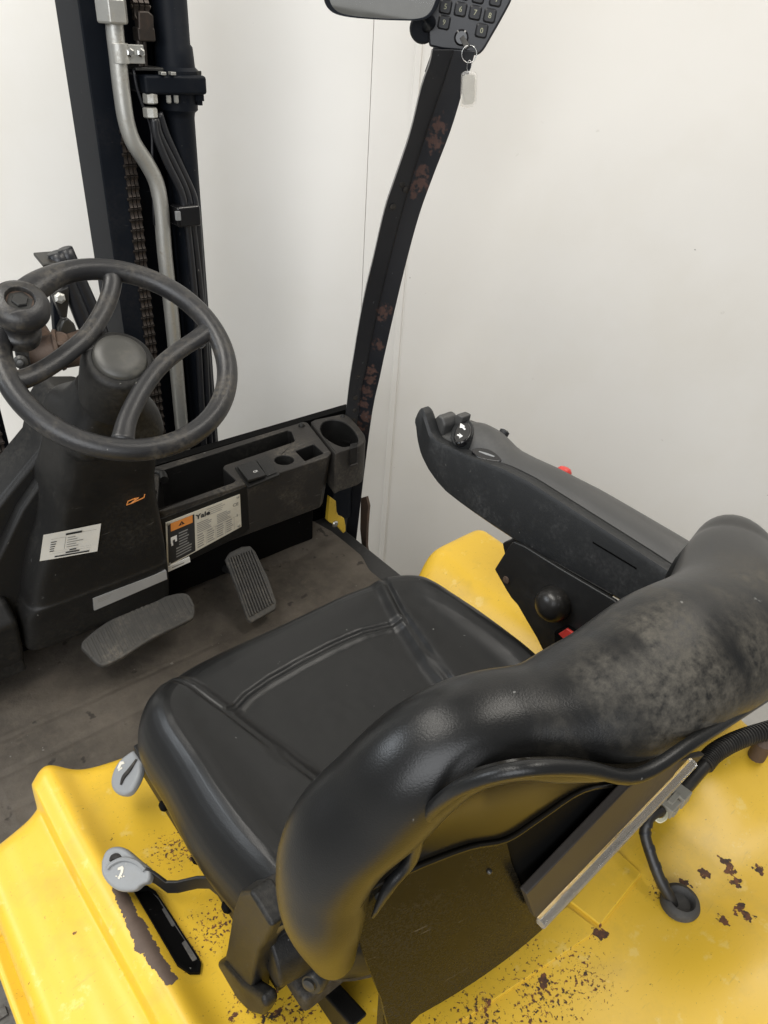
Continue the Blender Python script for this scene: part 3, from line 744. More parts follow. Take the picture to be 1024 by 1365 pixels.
# --- driver seat ---------------------------------------------------------
SZ = .45
lg = [(-.200, .030), (-.196, .009), (-.165, -.052), (-.149, -.108), (-.127, -.205), (-.103, -.301), (-.095, -.40)]
rg = [(.176, .030), (.170, -.006), (.142, -.091), (.109, -.227), (.095, -.40)]
cg = [(-.149, -.108), (-.11, -.090), (-.07, -.082), (.016, -.076), (.08, -.083), (.139, -.104)]
def gx(tab, y): return interp([(p[1], p[0]) for p in tab], y)
def gy(tab, x): return interp([(p[0], p[1]) for p in tab], x)
def cush_z(x, y):
    z = SZ
    z += .016*math.exp(-((abs(x)-.212)/.030)**2)*sstep(.01, -.07, y) - .008*math.exp(-(x/.12)**2)
    z += .006*math.exp(-((y+.02)/.05)**2)
    xl, xr = gx(lg, y), gx(rg, y)
    ins = min(x-xl, xr-x)                    # >0 in the centre field
    z -= .0125*sstep(-.002, .024, ins)
    dl = segdist((x, y), lg); dr = segdist((x, y), rg); d = min(dl, dr)
    z -= .0050*math.exp(-(d/.0042)**2)
    if ins > -.005:
        dy = gy(cg, x)-y
        z -= .0050*sstep(0, .016, dy)*sstep(-.005, .012, ins)
        dc = segdist((x, y), cg)
        z -= .0042*math.exp(-(dc/.004)**2)*sstep(.0, .008, ins)
    z += .0009*noise.noise(V((x*22, y*22, 0)))+.0004*noise.noise(V((x*60, y*60, 2)))
    return z
def outline(t):
    """cushion plan outline, t in 0..1 round the edge"""
    a = 2*math.pi*t; c, s = math.cos(a), math.sin(a); e = .40 if s > 0 else .46
    x = math.copysign(abs(c)**e, c); y = math.copysign(abs(s)**e, s)
    yy = -.205+.218*y if y > 0 else -.205+.235*y
    w = .242+.012*math.exp(-((yy+.22)/.11)**2)+(.010*sstep(-.16, -.04, yy) if x < 0 else 0)
    return V((w*x, yy-.012*abs(x)**3*sstep(.0, 1, y), 0))
NT = 360
bm = bm_(); rings = []
edge = [outline(k/NT) for k in range(NT)]
cen = V((0, -.20, 0))
prof = [(0.02, 0), (.1, 0), (.2, 0), (.3, 0), (.4, 0), (.48, 0), (.55, 0), (.61, 0), (.66, 0), (.70, 0), (.74, 0), (.775, 0), (.81, -.0005), (.84, -.001), (.87, -.003), (.895, -.006), (.92, -.010), (.945, -.016), (.965, -.023), (.982, -.032), (.995, -.043), (1, -.054), (.995, -.066), (.985, -.073), (.975, -.076)]
# dense spacing for the grooves
pr2 = []
for (a, b), (c, d) in zip(prof, prof[1:]):
    m = 8 if c < .9 else 3
    for k in range(m): pr2.append((a+(c-a)*k/m, b+(d-b)*k/m))
pr2.append(prof[-1])
for s, dz in pr2:
    ring = []
    for e in edge:
        p = cen.lerp(e, s); f = sstep(-.05, 0, dz)
        ring.append(V((p.x, p.y, (cush_z(p.x, p.y)-SZ)*max(0, 1+dz/.06)+SZ+dz)))
    rings.append(ring)
skin(bm, rings)
bm2 = bm
# seat pan
bm = bm_(); pan = [cen.lerp(e, .965)+V((0, -.005, .372)) for e in edge[::6]]
skin(bm, [[p+V((0, 0, -.004)) for p in pan], [p+V((0, 0, .003)) for p in pan], [cen+V((0, 0, .374))+(p-cen-V((0, 0, .375)))*.9 for p in pan]][:2])
seat = part('driver_seat', bm, 'plastic_dusty', smooth=40)
cu = link('seat_cushion', bm2, 'leather', seat, smooth=180)
bm = bm_(); box(bm, (-.232, -.40, .335), (.20, -.03, .366)); box(bm, (-.19, -.36, .27), (.17, -.06, .334)); link('seat_base', bm, 'plastic_dusty', seat, bevel=.006)
bm = bm_(); box(bm, (-.238, -.36, .318), (-.222, -.02, .360)); link('seat_rail', bm, 'plastic', seat, bevel=.002)
for y in (-.105, -.19, -.26):
    bm = bm_(); revolve(bm, (-.236, y, .334), (-1, 0, 0), [(.007, 0), (.007, .005), (.004, .008)], 12); link('rail_screw', bm, 'dark', seat)

# backrest: horseshoe roll, front pad, shell
# x, y, z, half width (radial), half depth
def mid(u, v, y, ra, rd):
    p = at(u, v, y=y); return (p.x, p.y, p.z, ra, rd)
bk = [mid(441, 1266, -.439, .019, .022), mid(430, 1215, -.438, .029, .034), mid(432, 1158, -.436, .031, .037), mid(457, 1112, -.442, .033, .038), mid(507, 1066, -.454, .035, .038), mid(555, 1018, -.466, .034, .036), mid(610, 984, -.477, .031, .034),
      mid(676, 964, -.488, .0315, .036), mid(738, 953, -.501, .0375, .042), mid(812, 932, -.515, .0445, .048), mid(888, 887, -.522, .051, .052), mid(962, 840, -.521, .052, .053)]
mir_ = [tuple([-p[0]])+p[1:] for p in bk[:6]][::-1]
bk += [(.160, -.482, .762, .042, .044)]+mir_
q = crom(bk, 8); rings = []; NR = 32
def ring_at(i, shrink=1.0, push=0.0):
    p = q[i]; c = V(p[:3])
    t = V(q[min(i+1, len(q)-1)][:3])-V(q[max(i-1, 0)][:3]); t.normalize()
    yv = V((0, 1, .18)); yv = (yv-t*yv.dot(t)).normalized(); rv = t.cross(yv).normalized()
    if rv.dot(V((0, 0, 1))*.3+V((c.x, 0, c.z-.55)))<0: rv = -rv
    out = []
    for k in range(NR):
        a = 2*math.pi*k/NR; ca, sa = math.cos(a), math.sin(a); e = .95
        r_ = p[3]*math.copysign(abs(ca)**e, ca)*shrink; d_ = p[4]*math.copysign(abs(sa)**e, sa)*shrink
        out.append(c+t*push+rv*r_+yv*d_)
    return out
bm = bm_(); L = len(q)-1
caps = [(.25, -.0235), (.6, -.019), (.85, -.012), (.96, -.005)]
rings = [ring_at(0, s, p) for s, p in caps]+[ring_at(i) for i in range(L+1)]+[ring_at(L, s, -p) for s, p in caps[::-1]]
skin(bm, rings)
for v in bm.verts:
    n_ = noise.noise(v.co*9)*.0035; v.co += V((0, n_, n_))
    c_ = v.co-at(704, 893, y=-.475); v.co += V((0, -.35, -.9))*(.0055*math.exp(-(c_.x/.022)**2-(c_.y/.05)**2-(c_.z/.04)**2))
link('backrest_bolster', bm, 'leather_dusty', seat, smooth=180)
pip = [(497, 1222, -.474), (520, 1180, -.476), (548, 1146, -.480), (562, 1102, -.488), (585, 1070, -.502), (630, 1042, -.518), (700, 1025, -.537), (780, 1025, -.552), (850, 1034, -.566), (930, 985, -.572), (1024, 925, -.572)]
bm = bm_(); tube(bm, [at(u, v, y=y) for u, v, y in pip], lambda t: .0045*min(1, .3+8*t), 10, 5); link('bolster_piping', bm, 'leather', seat, smooth=180)
# front pad between the bolsters
def pad_pt(a, b):
    x = -.185+.37*a; z = .47+.235*b
    y = -.425-.16*(z-.47)+1.25*x*x+.02*math.exp(-((z-.55)/.08)**2)
    y += .012*math.exp(-((abs(x)-.12)/.008)**2)*-.5
    return V((x, y, z))
bm = bm_(); gridmesh(bm, 50, 30, pad_pt); bmesh.ops.solidify(bm, geom=bm.faces[:], thickness=.02); link('backrest_pad', bm, 'leather', seat, smooth=180)
# shell panels
def S0(x, z): return -.512+.04*(z-.42)+.70*x*x
def S1(x, z): return S0(x, z)+.004
def surf_panel(name, pix, fn, th, mat, bev=.004, cuts=5):
    bm = bm_()
    P = [onsurf(u, v, fn) for u, v in pix]
    vs = [bm.verts.new(p) for p in P]; f = bm.faces.new(vs)
    bmesh.ops.triangulate(bm, faces=[f])
    bmesh.ops.subdivide_edges(bm, edges=bm.edges[:], cuts=cuts, use_grid_fill=True)
    for v in bm.verts: v.co.y = fn(v.co.x, v.co.z)
    bmesh.ops.recalc_face_normals(bm, faces=bm.faces)
    ext = bmesh.ops.extrude_face_region(bm, geom=bm.faces[:])
    for g_ in ext['geom']:
        if isinstance(g_, bmesh.types.BMVert): g_.co.y += th
    return link(name, bm, mat, seat, smooth=40, bevel=bev, seg=3)
low = crv([(478, 1250), (480, 1205), (490, 1184), (520, 1170), (570, 1148), (625, 1128), (674, 1118)]) + [(682, 1150), (696, 1184), (714, 1198), (712, 1226), (640, 1282), (575, 1335), (540, 1372), (520, 1380), (508, 1330), (490, 1285)]
surf_panel('shell_cover', low, S0, .003, 'shell', 0)
def shell_back(a, b):
    x = -.20+.40*a; z = .40+.24*b; return V((x, S0(x, z)+.010, z))
bm = bm_(); gridmesh(bm, 30, 20, shell_back)
ext = bmesh.ops.extrude_face_region(bm, geom=bm.faces[:])
for g_ in ext['geom']:
    if isinstance(g_, bmesh.types.BMVert): g_.co.y += .008
link('backrest_plate', bm, 'shell', seat, smooth=60)
RIM = crom([(480, 1206), (490, 1184), (520, 1170), (570, 1148), (625, 1128), (674, 1118), (722, 1087), (775, 1053), (838, 1040), (920, 1000), (1000, 950)], 4)
LIP = crom([(482, 1212, -.474), (500, 1186, -.475), (530, 1158, -.477), (556, 1118, -.483), (585, 1072, -.495), (632, 1040, -.508), (700, 1022, -.527), (775, 1020, -.545), (848, 1028, -.560), (925, 978, -.566), (1010, 926, -.566)], 4)
top_ = [at(q_[0], q_[1], y=q_[2]) for q_ in LIP]; rim_ = [onsurf(q_[0], q_[1], S0) for q_ in RIM]
def upper_pt(a, b):
    k = a*(len(top_)-1); i = min(int(k), len(top_)-2); f = k-i
    p = rim_[i].lerp(rim_[i+1], f); q_ = top_[i].lerp(top_[i+1], f)
    r_ = p.lerp(q_, b); r_.y += .010*math.sin(math.pi*b)+.001; return r_
bm = bm_(); gridmesh(bm, 60, 12, upper_pt)
ext = bmesh.ops.extrude_face_region(bm, geom=bm.faces[:])
for g_ in ext['geom']:
    if isinstance(g_, bmesh.types.BMVert): g_.co.y += .006
link('backrest_shell', bm, 'shell_clean', seat, smooth=60)
bm = bm_(); tube(bm, [p+V((0, -.001, 0)) for p in rim_[:34]], .0022, 8, 1); link('shell_rim', bm, 'shell_clean', seat, smooth=180)
hole = [(674, 1122), (700, 1100), (735, 1078), (790, 1050), (850, 1032), (880, 1040), (835, 1100), (770, 1160), (714, 1200), (694, 1184)]
surf_panel('recess_shade', hole, lambda x, z: S0(x, z)+.0025, .0012, 'dark', 0, 6)  # near-black sheet across the opening; its shade is put into the colour
# brown flat panel with a clear lip along its lower edge
bp_ = [at(*p, y=-.497) for p in ((703, 1193), (838, 1052), (880, 1030), (932, 1014), (905, 1040), (713, 1224))]
bp_ = [onsurf(u, v, lambda x, z: -.518+.30*x*x) for u, v in ((702, 1193), (838, 1050), (880, 1022), (940, 1006), (905, 1042), (714, 1224))]
bm = bm_(); prism(bm, bp_, (0, .008, 0)); link('pocket_panel', bm, 'brown', seat, bevel=.0015)
la, lb = onsurf(718, 1224, lambda x, z: -.520+.30*x*x), onsurf(922, 1010, lambda x, z: -.520+.30*x*x)
bm = bm_(); dd = (lb-la); sgn = V((0, -.35, -1)).normalized()
ring0 = [V((0, 0, 0)), V((0, -.007, -.001)), V((0, -.0085, -.005)), V((0, -.007, -.009)), V((0, .001, -.009)), V((0, .002, -.002))]
skin(bm, [[la+dd*(k/6)+r+V((0, .35*0, 0)) for r in ring0] for k in range(7)]); link('clear_lip', bm, 'clear', seat, bevel=.001)
bm = bm_(); p = onsurf(744, 1136, lambda x, z: S0(x, z)+.012); cyl(bm, p+V((-.006, .02, .018)), p, .0035, 12)
for k in range(3): revolve(bm, p+V((.0012*k, -.003*k, -.003*k)), V((.2, -.6, -.6)), [(.006, 0), (.006, .002), (.004, .003)], 14)
link('recess_bolt', bm, 'chrome', seat)
for u, v in ((509, 1192), (652, 1161)):
    bm = bm_(); p = onsurf(u, v, S0); rr = .0055 if u < 600 else .0022; revolve(bm, p+V((0, .002, 0)), (0, -1, -.1), [(rr, 0), (rr, .003), (rr*.75, .0042), (rr*.45, .0042), (rr*.4, .0025)], 14); link('shell_screw', bm, 'grease', seat)
bm = bm_(); p = onsurf(825, 1052, lambda x, z: S0(x, z)+.004); revolve(bm, p, (0, -1, -.3), [(.006, -.01), (.006, .004), (.003, .006)], 10); link('recess_bolt', bm, 'grease', seat)
# recliner and hinge hardware at the left foot of the backrest
def X(u, v, x): return at(u, v, x=x)
hl = [(310, 1212), (318, 1190), (332, 1188), (340, 1200), (362, 1236), (352, 1258), (345, 1268), (338, 1300), (334, 1350), (318, 1340), (296, 1315), (284, 1295), (284, 1285), (297, 1284), (302, 1262)]
hx = -.262
bm = bm_(); prism(bm, [X(u, v, hx) for u, v in hl], (.022, 0, 0)); link('recliner_cover', bm, 'plastic', seat, bevel=.004, seg=3)
bm = bm_(); prism(bm, [X(u, v, -.240) for u, v in ((322, 1188), (352, 1182), (380, 1206), (384, 1228), (352, 1246), (336, 1240))], (.03, 0, 0)); link('recliner_cover', bm, 'plastic_dusty', seat, bevel=.005, seg=3)
bm = bm_(); prism(bm, [X(u, v, hx-.004) for u, v in ((284, 1284), (297, 1283), (322, 1312), (348, 1330), (354, 1345), (348, 1356), (334, 1352), (300, 1318), (284, 1298))], (.016, 0, 0)); link('recliner_lever', bm, 'plastic', seat, bevel=.005, seg=3)
hc = X(402, 1300, -.225)
bm = bm_(); cyl(bm, X(352, 1262, -.245), X(352, 1262, -.245)+V((.07, -.012, 0)), .038, 32); hk = link('hinge_knuckle', bm, 'plastic', seat, bevel=.004, seg=3)
c0 = X(352, 1262, -.245)
bm = bm_(); prism(bm, [X(u, v, -.215) for u, v in ((358, 1248), (366, 1228), (384, 1216), (404, 1224), (432, 1256), (436, 1284), (424, 1304), (398, 1316), (372, 1304), (358, 1276))], (.02, 0, 0)); link('hinge_plate', bm, 'plastic_dusty', seat, bevel=.003, seg=3)
bm = bm_(); p = X(420, 1304, -.216); revolve(bm, p, (-1, -.5, .3), [(.013, -.006), (.013, .004), (.010, .008), (.006, .008), (.005, .011)], 20); link('hinge_bolt', bm, 'grease', seat)
bm = bm_(); p = X(413, 1311, -.232); revolve(bm, p, (-1, -.5, .3), [(.006, 0), (.006, .003), (.003, .004)], 14); link('hinge_bolt', bm, 'grease', seat)
bm = bm_(); prism(bm, [X(u, v, -.20) for u, v in ((408, 1336), (428, 1322), (470, 1370), (450, 1385))], (.02, 0, 0)); link('seat_strut', bm, 'plastic', seat, bevel=.003)
for u, v in ((372, 1190), (380, 1198)):
    pass
bm = bm_(); tube(bm, [X(350, 1183, -.235), X(366, 1192, -.235), X(374, 1204, -.232), X(381, 1212, -.23)], .004, 8); link('trim_clip', bm, 'plastic', seat)
bm = bm_(); tube(bm, [X(374, 1184, -.236), X(377, 1194, -.236), X(381, 1206, -.236)], .0022, 8); link('white_tab', bm, 'white', seat)
bm = bm_(); tube(bm, [X(345, 1262, -.248), X(356, 1250, -.248), X(376, 1233, -.248), X(386, 1228, -.246)], .0035, 8); link('recliner_cable', bm, 'hose', seat)
bm = bm_(); p = X(347, 1266, -.252); revolve(bm, p, (-1, 0, 0), [(.007, -.004), (.007, .002), (.004, .003)], 8); link('rust_nut', bm, 'rusty', seat)
for (u, v) in ((356, 1266), (362, 1276)):
    bm = bm_(); p = X(u, v, -.243); box(bm, (p.x-.004, p.y-.010, p.z-.003), (p.x+.012, p.y+.010, p.z+.003)); link('knuckle_slot', bm, 'dark', seat, bevel=.001)

# --- seat levers -----------------------------------------------------------
def loop_handle(pix, z, hole=None):
    pass
lv = crv([(177, 998), (158, 1013), (148, 1032), (147, 1048), (155, 1058), (168, 1059), (178, 1048), (186, 1030), (187, 1015)], 3)
nl = V((-.55, .1, .83)).normalized(); pl0 = at(168, 1035, z=.34)
bm = bm_(); prism(bm, [on(u, v, pl0, nl) for u, v in lv], -nl*.012); h1 = part('seat_slide_handle', bm, 'greyplastic', bevel=.005, seg=4)
bm = bm_(); tube(bm, [on(*p, pl0+nl*.0012, nl) for p in ((182, 1012), (173, 1026), (165, 1036), (161, 1046))], lambda t: .0012+.0016*math.sin(math.pi*t), 8); part('finger_groove', bm, 'plastic_dusty', h1)
bm = bm_()
def pict(bm, pix, p0, n, w=1.0): prism(bm, [on(u, v, p0+n*.0008, n) for u, v in pix], -n*.0012)
pict(bm, ((156, 1024), (160, 1015), (165, 1015), (166, 1018), (162, 1019), (159, 1026)), pl0, nl); pict(bm, ((157, 1026), (163, 1022), (163, 1024), (158, 1028)), pl0, nl)
part('handle_symbol', bm, 'platewhite', h1)
lv = crv([(134, 1148), (140, 1134), (152, 1128), (166, 1131), (184, 1146), (200, 1160), (197, 1176), (188, 1179), (178, 1187), (160, 1188), (146, 1181), (135, 1166), (134, 1148)], 3)[:-1]
nl2 = V((-.45, -.15, .88)).normalized(); pl1 = at(165, 1160, z=.335)
bm = bm_(); prism(bm, [on(u, v, pl1, nl2) for u, v in lv], -nl2*.013); h2 = part('recline_handle', bm, 'greyplastic', bevel=.005, seg=4)
bm = bm_(); tube(bm, [on(*p, pl1-nl2*.0005, nl2) for p in ((147, 1148), (151, 1143), (157, 1142), (162, 1144))], lambda t: .0015+.0025*math.sin(math.pi*t), 8); part('finger_hole', bm, 'plastic_dusty', h2)
bm = bm_(); tube(bm, [on(*p, pl1+nl2*.0012, nl2) for p in ((143, 1158), (148, 1152), (160, 1146), (172, 1146), (184, 1151), (193, 1160))], lambda t: .0025, 8); part('handle_ridge', bm, 'greyplastic', h2)
bm = bm_(); pict(bm, ((157, 1157), (163, 1154), (165, 1157), (164, 1163), (159, 1172), (157, 1171), (161, 1162), (161, 1159), (157, 1160)), pl1, nl2)
for u, v in ((155, 1168), (158, 1169), (162, 1169), (165, 1168)):
    pict(bm, ((u-.9, v-.9), (u+.9, v-.9), (u+.9, v+.9), (u-.9, v+.9)), pl1, nl2)
part('handle_symbol', bm, 'platewhite', h2)
rod = [at(u, v, z=z) for u, v, z in ((194, 1166, .332), (206, 1172, .328), (222, 1184, .318), (236, 1184, .320), (262, 1178, .330), (278, 1178, .336), (300, 1196, .336), (312, 1206, .336))]
bm = bm_()
ring = []
for i, p in enumerate(rod):
    ring.append([p+V((0, 0, .011)), p+V((.003, .002, .011)), p+V((.003, .002, -.011)), p+V((0, 0, -.011))])
skin(bm, ring); part('lever_strap', bm, 'steelblack', h2, bevel=.0008)

# --- armrest ---------------------------------------------------------------
AX0, AX1 = .30, .387
near_top = [(.0865, .632), (.084, .644), (.079, .651), (.073, .653), (.067, .650), (.061, .643), (.052, .628), (.042, .618), (.031, .615), (0, .619), (-.041, .622), (-.109, .634), (-.148, .636), (-.222, .633), (-.338, .628), (-.43, .622)]
bot = [(.086, .622), (.080, .602), (.073, .589), (.060, .572), (.043, .557), (.02, .545), (-.005, .537), (-.068, .534), (-.134, .533), (-.225, .538), (-.313, .546), (-.43, .552)]
# near side cheek with the upturned tip
ys = [.0865, .083, .078, .074, .069, .064, .058, .050, .042, .034, .02, 0, -.03, -.06, -.1, -.148, -.2, -.26, -.32, -.38, -.43, -.5, -.58]
bm = bm_(); rings = []
for y in ys:
    zt, zb = interp(near_top, y), interp(bot, y); r = min(.006, (zt-zb)*.2)
    xo = AX0+.004*sstep(.06, .0865, y); wd = .024-.002*sstep(.03, .07, y)
    rings.append([V((xo+r, y, zb)), V((xo, y, zb+r)), V((xo, y, zt-r)), V((xo+r*.6, y, zt)), V((xo+wd*.75, y, zt)), V((xo+wd, y, zt-.005)), V((xo+wd, y, zb))])
skin(bm, rings)
arm = part('armrest', bm, 'arm', smooth=40)
# main body with rounded pad top
far_top = [(.086, .590), (.078, .604), (.062, .618), (.046, .629), (.01, .634), (-.03, .632), (-.071, .619), (-.098, .623), (-.146, .624), (-.216, .629), (-.281, .628), (-.43, .624)]
ctop = [(.086, .588), (.078, .598), (.062, .607), (.045, .620), (.02, .636), (0, .644), (-.03, .646), (-.071, .637), (-.10, .637), (-.148, .642), (-.22, .642), (-.34, .638), (-.43, .632)]
bm = bm_(); rings = []
for i in range(50):
    y = .086-(.666)*i/49
    zn = interp(near_top, min(y, .031))-.001; zf = interp(far_top, y)-.006; zc = interp(ctop, y); zb = interp(bot, min(y+.0, .08))+.006
    if y > .06: zb = zb-.004*(y-.06)/.026
    prof = [(AX0+.022, zb), (AX0+.022, zn-.006)]
    for k in range(11):
        t = k/10; x = AX0+.022+(AX1-AX0-.022)*t
        base = zn+(zf-zn)*t; hump = (zc-(zn+zf)/2)*math.sin(math.pi*t)**.8
        prof.append((x, base+hump))
    prof += [(AX1+.004, zf-.008), (AX1+.004, zb+.006), (AX1-.004, zb)]
    rings.append([V((x, y, max(z, zb))) for x, z in prof])
skin(bm, rings)
part('armrest_pad', bm, 'armtop', arm, smooth=50)
bm = bm_(); prism(bm, [X(u, v, AX0-.0015) for u, v in ((700, 735), (742, 757), (815, 797), (816, 792), (745, 752), (702, 731))], (.004, 0, 0)); part('trim_bead', bm, 'plastic', arm, bevel=.001)
bm = bm_(); prism(bm, [X(u, v, AX0-.0008) for u, v in ((790, 722), (848, 757), (848, 759), (790, 724))], (.002, 0, 0)); part('trim_bead', bm, 'dark', arm)
# fingertip lever
ft = [(569, 586), (570, 575), (577, 560), (584, 553), (590, 557), (593, 568), (589, 582)]
p0 = at(590, 562, x=.335)
bm = bm_(); prism(bm, [X(u, v, .322) for u, v in ft], (.030, 0, 0)); part('fingertip_lever', bm, 'armtop', arm, bevel=.004, seg=3)
bm = bm_(); prism(bm, [X(u, v, .345) for u, v in ((602, 566), (604, 556), (609, 552), (617, 556), (614, 568), (604, 573))], (.020, 0, 0)); part('fingertip_lever', bm, 'armtop', arm, bevel=.003, seg=3)
ns = V((-.10, .38, .92)).normalized()
nsx = V((-.45, .25, .85)).normalized()
def topz(u, v, lift=.002):
    x = .345; p = None
    z = .63
    for _ in range(8):
        p = at(u, v, z=z); y = p.y; t = max(0, min(1, (p.x-AX0-.022)/(AX1-AX0-.022)))
        zn = interp(near_top, min(y, .031))-.001; zf = interp(far_top, y)-.006; zc = interp(ctop, y)
        z = zn+(zf-zn)*t+(zc-(zn+zf)/2)*math.sin(math.pi*t)**.8 + lift
    return p
def on_top(name, pix, p0, n, lift, th, mat, bev=.001):
    bm = bm_(); prism(bm, [on(u, v, p0+n*lift, n) for u, v in pix], -n*th); return part(name, bm, mat, arm, bevel=bev, seg=3)
ps = topz(616, 576, 0); nsw = V((-.42, .22, .88)).normalized()
on_top('switch_surround', crv([(600, 583), (603, 570), (612, 560), (624, 559), (631, 568), (629, 580), (619, 591), (606, 592), (600, 583)], 3)[:-1], ps, nsw, .0035, .014, 'arm', .002)
on_top('direction_switch', crv([(604, 583), (607, 571), (614, 562), (623, 562), (628, 570), (626, 580), (617, 589), (607, 590), (604, 583)], 3)[:-1], ps, nsw, .0075, .010, 'gloss', .003)
bm = bm_()
for pl in (((613, 570), (614, 564), (620, 568), (618, 568.5), (621, 572), (619, 573), (616, 570)), ((612, 577), (617, 581), (612, 584), (613, 582), (609, 580), (610.5, 578.5), (613, 580))):
    prism(bm, [on(u, v, ps+nsw*.0082, nsw) for u, v in pl], -nsw*.0012)
part('switch_arrow', bm, 'white', arm)
po = topz(648, 606, 0); no = V((-.40, -.02, .91)).normalized()
on_top('oval_button', crv([(628, 602), (632, 597), (645, 597), (657, 601), (668, 611), (667, 615), (655, 614), (638, 610), (628, 602)], 3)[:-1], po, no, .008, .014, 'gloss', .002)
on_top('button_symbol', [(639, 601), (650, 604), (660, 608), (658, 609), (648, 606), (638, 602)], po, no, .0084, .001, 'greyplastic', .0002)
bm = bm_(); p = at(752, 629, x=.392); revolve(bm, p, (.3, 0, 1), [(.011, -.008), (.011, .002), (.008, .006), (.003, .0075)], 20); part('emergency_button', bm, 'red', arm, smooth=50)
bm = bm_(); p = at(672, 577, x=.388); revolve(bm, p, (.6, 0, .8), [(.008, -.006), (.008, .003), (.004, .005)], 16); part('small_button', bm, 'arm', arm, smooth=50)
# mounting bracket
br = [(659, 759), (679, 727), (684, 722), (700, 729), (745, 757), (818, 800), (880, 850), (900, 900), (760, 925), (724, 868), (715, 850), (702, 828), (690, 807), (681, 797), (673, 784)]
bm = bm_(); prism(bm, [X(u, v, .290) for u, v in br], (.006, 0, 0)); brk2 = part('armrest_bracket', bm, 'steelblack', bevel=.002)
bm = bm_(); prism(bm, [X(u, v, .303) for u, v in ((669, 724), (690, 716), (705, 735), (690, 760), (674, 748))], (.05, 0, 0)); part('bracket_block', bm, 'plastic', brk2, bevel=.003)
bm = bm_(); p = X(742, 803, .289); revolve(bm, p, (-1, 0, .1), [(.0245, 0), (.0255, .008), (.0235, .017), (.0175, .025), (.008, .0285), (0, .029)], 28); part('clamp_knob', bm, 'satin', brk2, smooth=60)
bm = bm_(); p = X(675, 773, .289); revolve(bm, p, (-1, 0, 0), [(.006, 0), (.0055, .0015), (.003, .002)], 16); part('bracket_rivet', bm, 'rusty', brk2)
bm = bm_(); prism(bm, [X(u, v, .282) for u, v in ((738, 842), (754, 836), (768, 845), (756, 862), (738, 858))], (.02, 0, 0)); bk_ = part('seatbelt_buckle', bm, 'dark', brk2, bevel=.003)
bm = bm_(); prism(bm, [X(u, v, .280) for u, v in ((744, 845), (755, 838), (765, 845), (754, 855))], (.004, 0, 0)); part('buckle_button', bm, 'red', brk2, bevel=.001)

# --- front pillar with keypad ------------------------------------------------
pil = [((462, 560), (490, 566)), ((472, 500), (503, 500)), ((485, 450), (514, 450)), ((496, 350), (532, 350)), ((508, 300), (548, 296)), ((527, 225), (572, 218)), ((548, 160), (592, 166)), ((568, 95), (612, 110)), ((574, 60), (622, 66)), ((580, 10), (640, 20))]
PX = .655
ce = [(.600, .060), (.590, .20), (.575, .363), (.555, .50), (.532, .64), (.49, .79), (.452, .88), (.418, .97), (.385, 1.055), (.365, 1.11), (.33, 1.2), (.27, 1.35)]
PATCH = [(PX, .388, .99, .032), (PX, .408, .945, .020), (PX, .44, .87, .030), (PX, .455, .82, .020), (PX, .52, .63, .034), (PX, .535, .575, .024), (PX, .56, .47, .032), (PX, .57, .43, .030), (PX, .575, .38, .034)]
# facets: side face (x = PX) seen, and inner face toward the driver (y)
sidepts = []
for u, v in ((493, 575), (490, 680)): pass
def pil_ring(yz, w=.035):
    return None
fl = [(460, 562), (472, 473), (485, 399), (498, 344), (513, 280), (528, 235), (547, 178), (562, 117), (573, 85), (577, 66)]
fm_ = [(479, 562), (492, 485), (505, 420), (521, 352), (538, 287), (553, 234), (573, 172), (594, 113), (604, 82), (609, 66)]
frr = [(492, 580), (507, 501), (524, 424), (541, 353), (559, 287), (578, 234), (601, 174), (617, 122), (628, 90), (634, 68)]
M['pillar'] = None
rings = []
for a, b, c in zip(fl, fm_, frr):
    pb = at(*b, x=PX-.012); pc = at(*c, x=PX+.006)
    pa = on(*a, pb, V((-.15, -1, -.1))); pa = pb+V((-.040, .012, 0)) if False else pa
    rings.append((pa, pb, pc))
# extend to the foot
a0 = rings[0]; foot = [p.copy() for p in a0]
for p in foot: p.z = -.34; p.y += .05
rings.insert(0, tuple(foot))
PATCH = []
for (u, v, r) in ((586, 168, .017), (580, 190, .017), (563, 228, .016), (561, 245, .018), (552, 258, .012), (513, 412, .014), (510, 424, .010), (505, 460, .011), (495, 505, .013), (490, 520, .013), (486, 535, .014), (488, 555, .013), (482, 568, .013), (497, 495, .012)):
    p = at(u, v, x=PX-.003); PATCH.append((p.x, p.y, p.z, r*(1.35 if v < 300 else 1.75)))
M['pillar'] = pillarmat()
bm = bm_(); rr_ = []
for pa, pb, pc in [tuple(V(t[i:i+3]) for i in (0, 3, 6)) for t in crom([tuple(p[0])+tuple(p[1])+tuple(p[2]) for p in rings], 4)]:
    back = V((.034, .043, 0))
    m1 = pa.lerp(pb, .88); m2 = pb.lerp(pc, .10)
    rr_.append([pa+back*.6, pa, m1, m1+V((.002, .004, 0)), m2, pc, pc+back])
skin(bm, rr_); pillar = part('front_pillar', bm, 'pillar', smooth=28, bevel=.002)
for u, v in ((536, 246), (541, 253), (524, 276), (478, 500), (474, 530), (473, 547), (471, 560)):
    bm = bm_(); 
    # bolt heads on the driver-facing flange
    k = min(range(len(rr_)), key=lambda i: (rr_[i][1].lerp(rr_[i][2], .5)-on(u, v, rr_[i][1], V((-.15, -1, -.1)))).length)
    p = on(u, v, rr_[k][1], V((-.15, -1, -.1)))
    revolve(bm, p, (-.15, -1, -.1), [(.0065, -.002), (.0065, .001), (.003, .002)], 14); part('plug', bm, 'plastic_dusty', pillar)
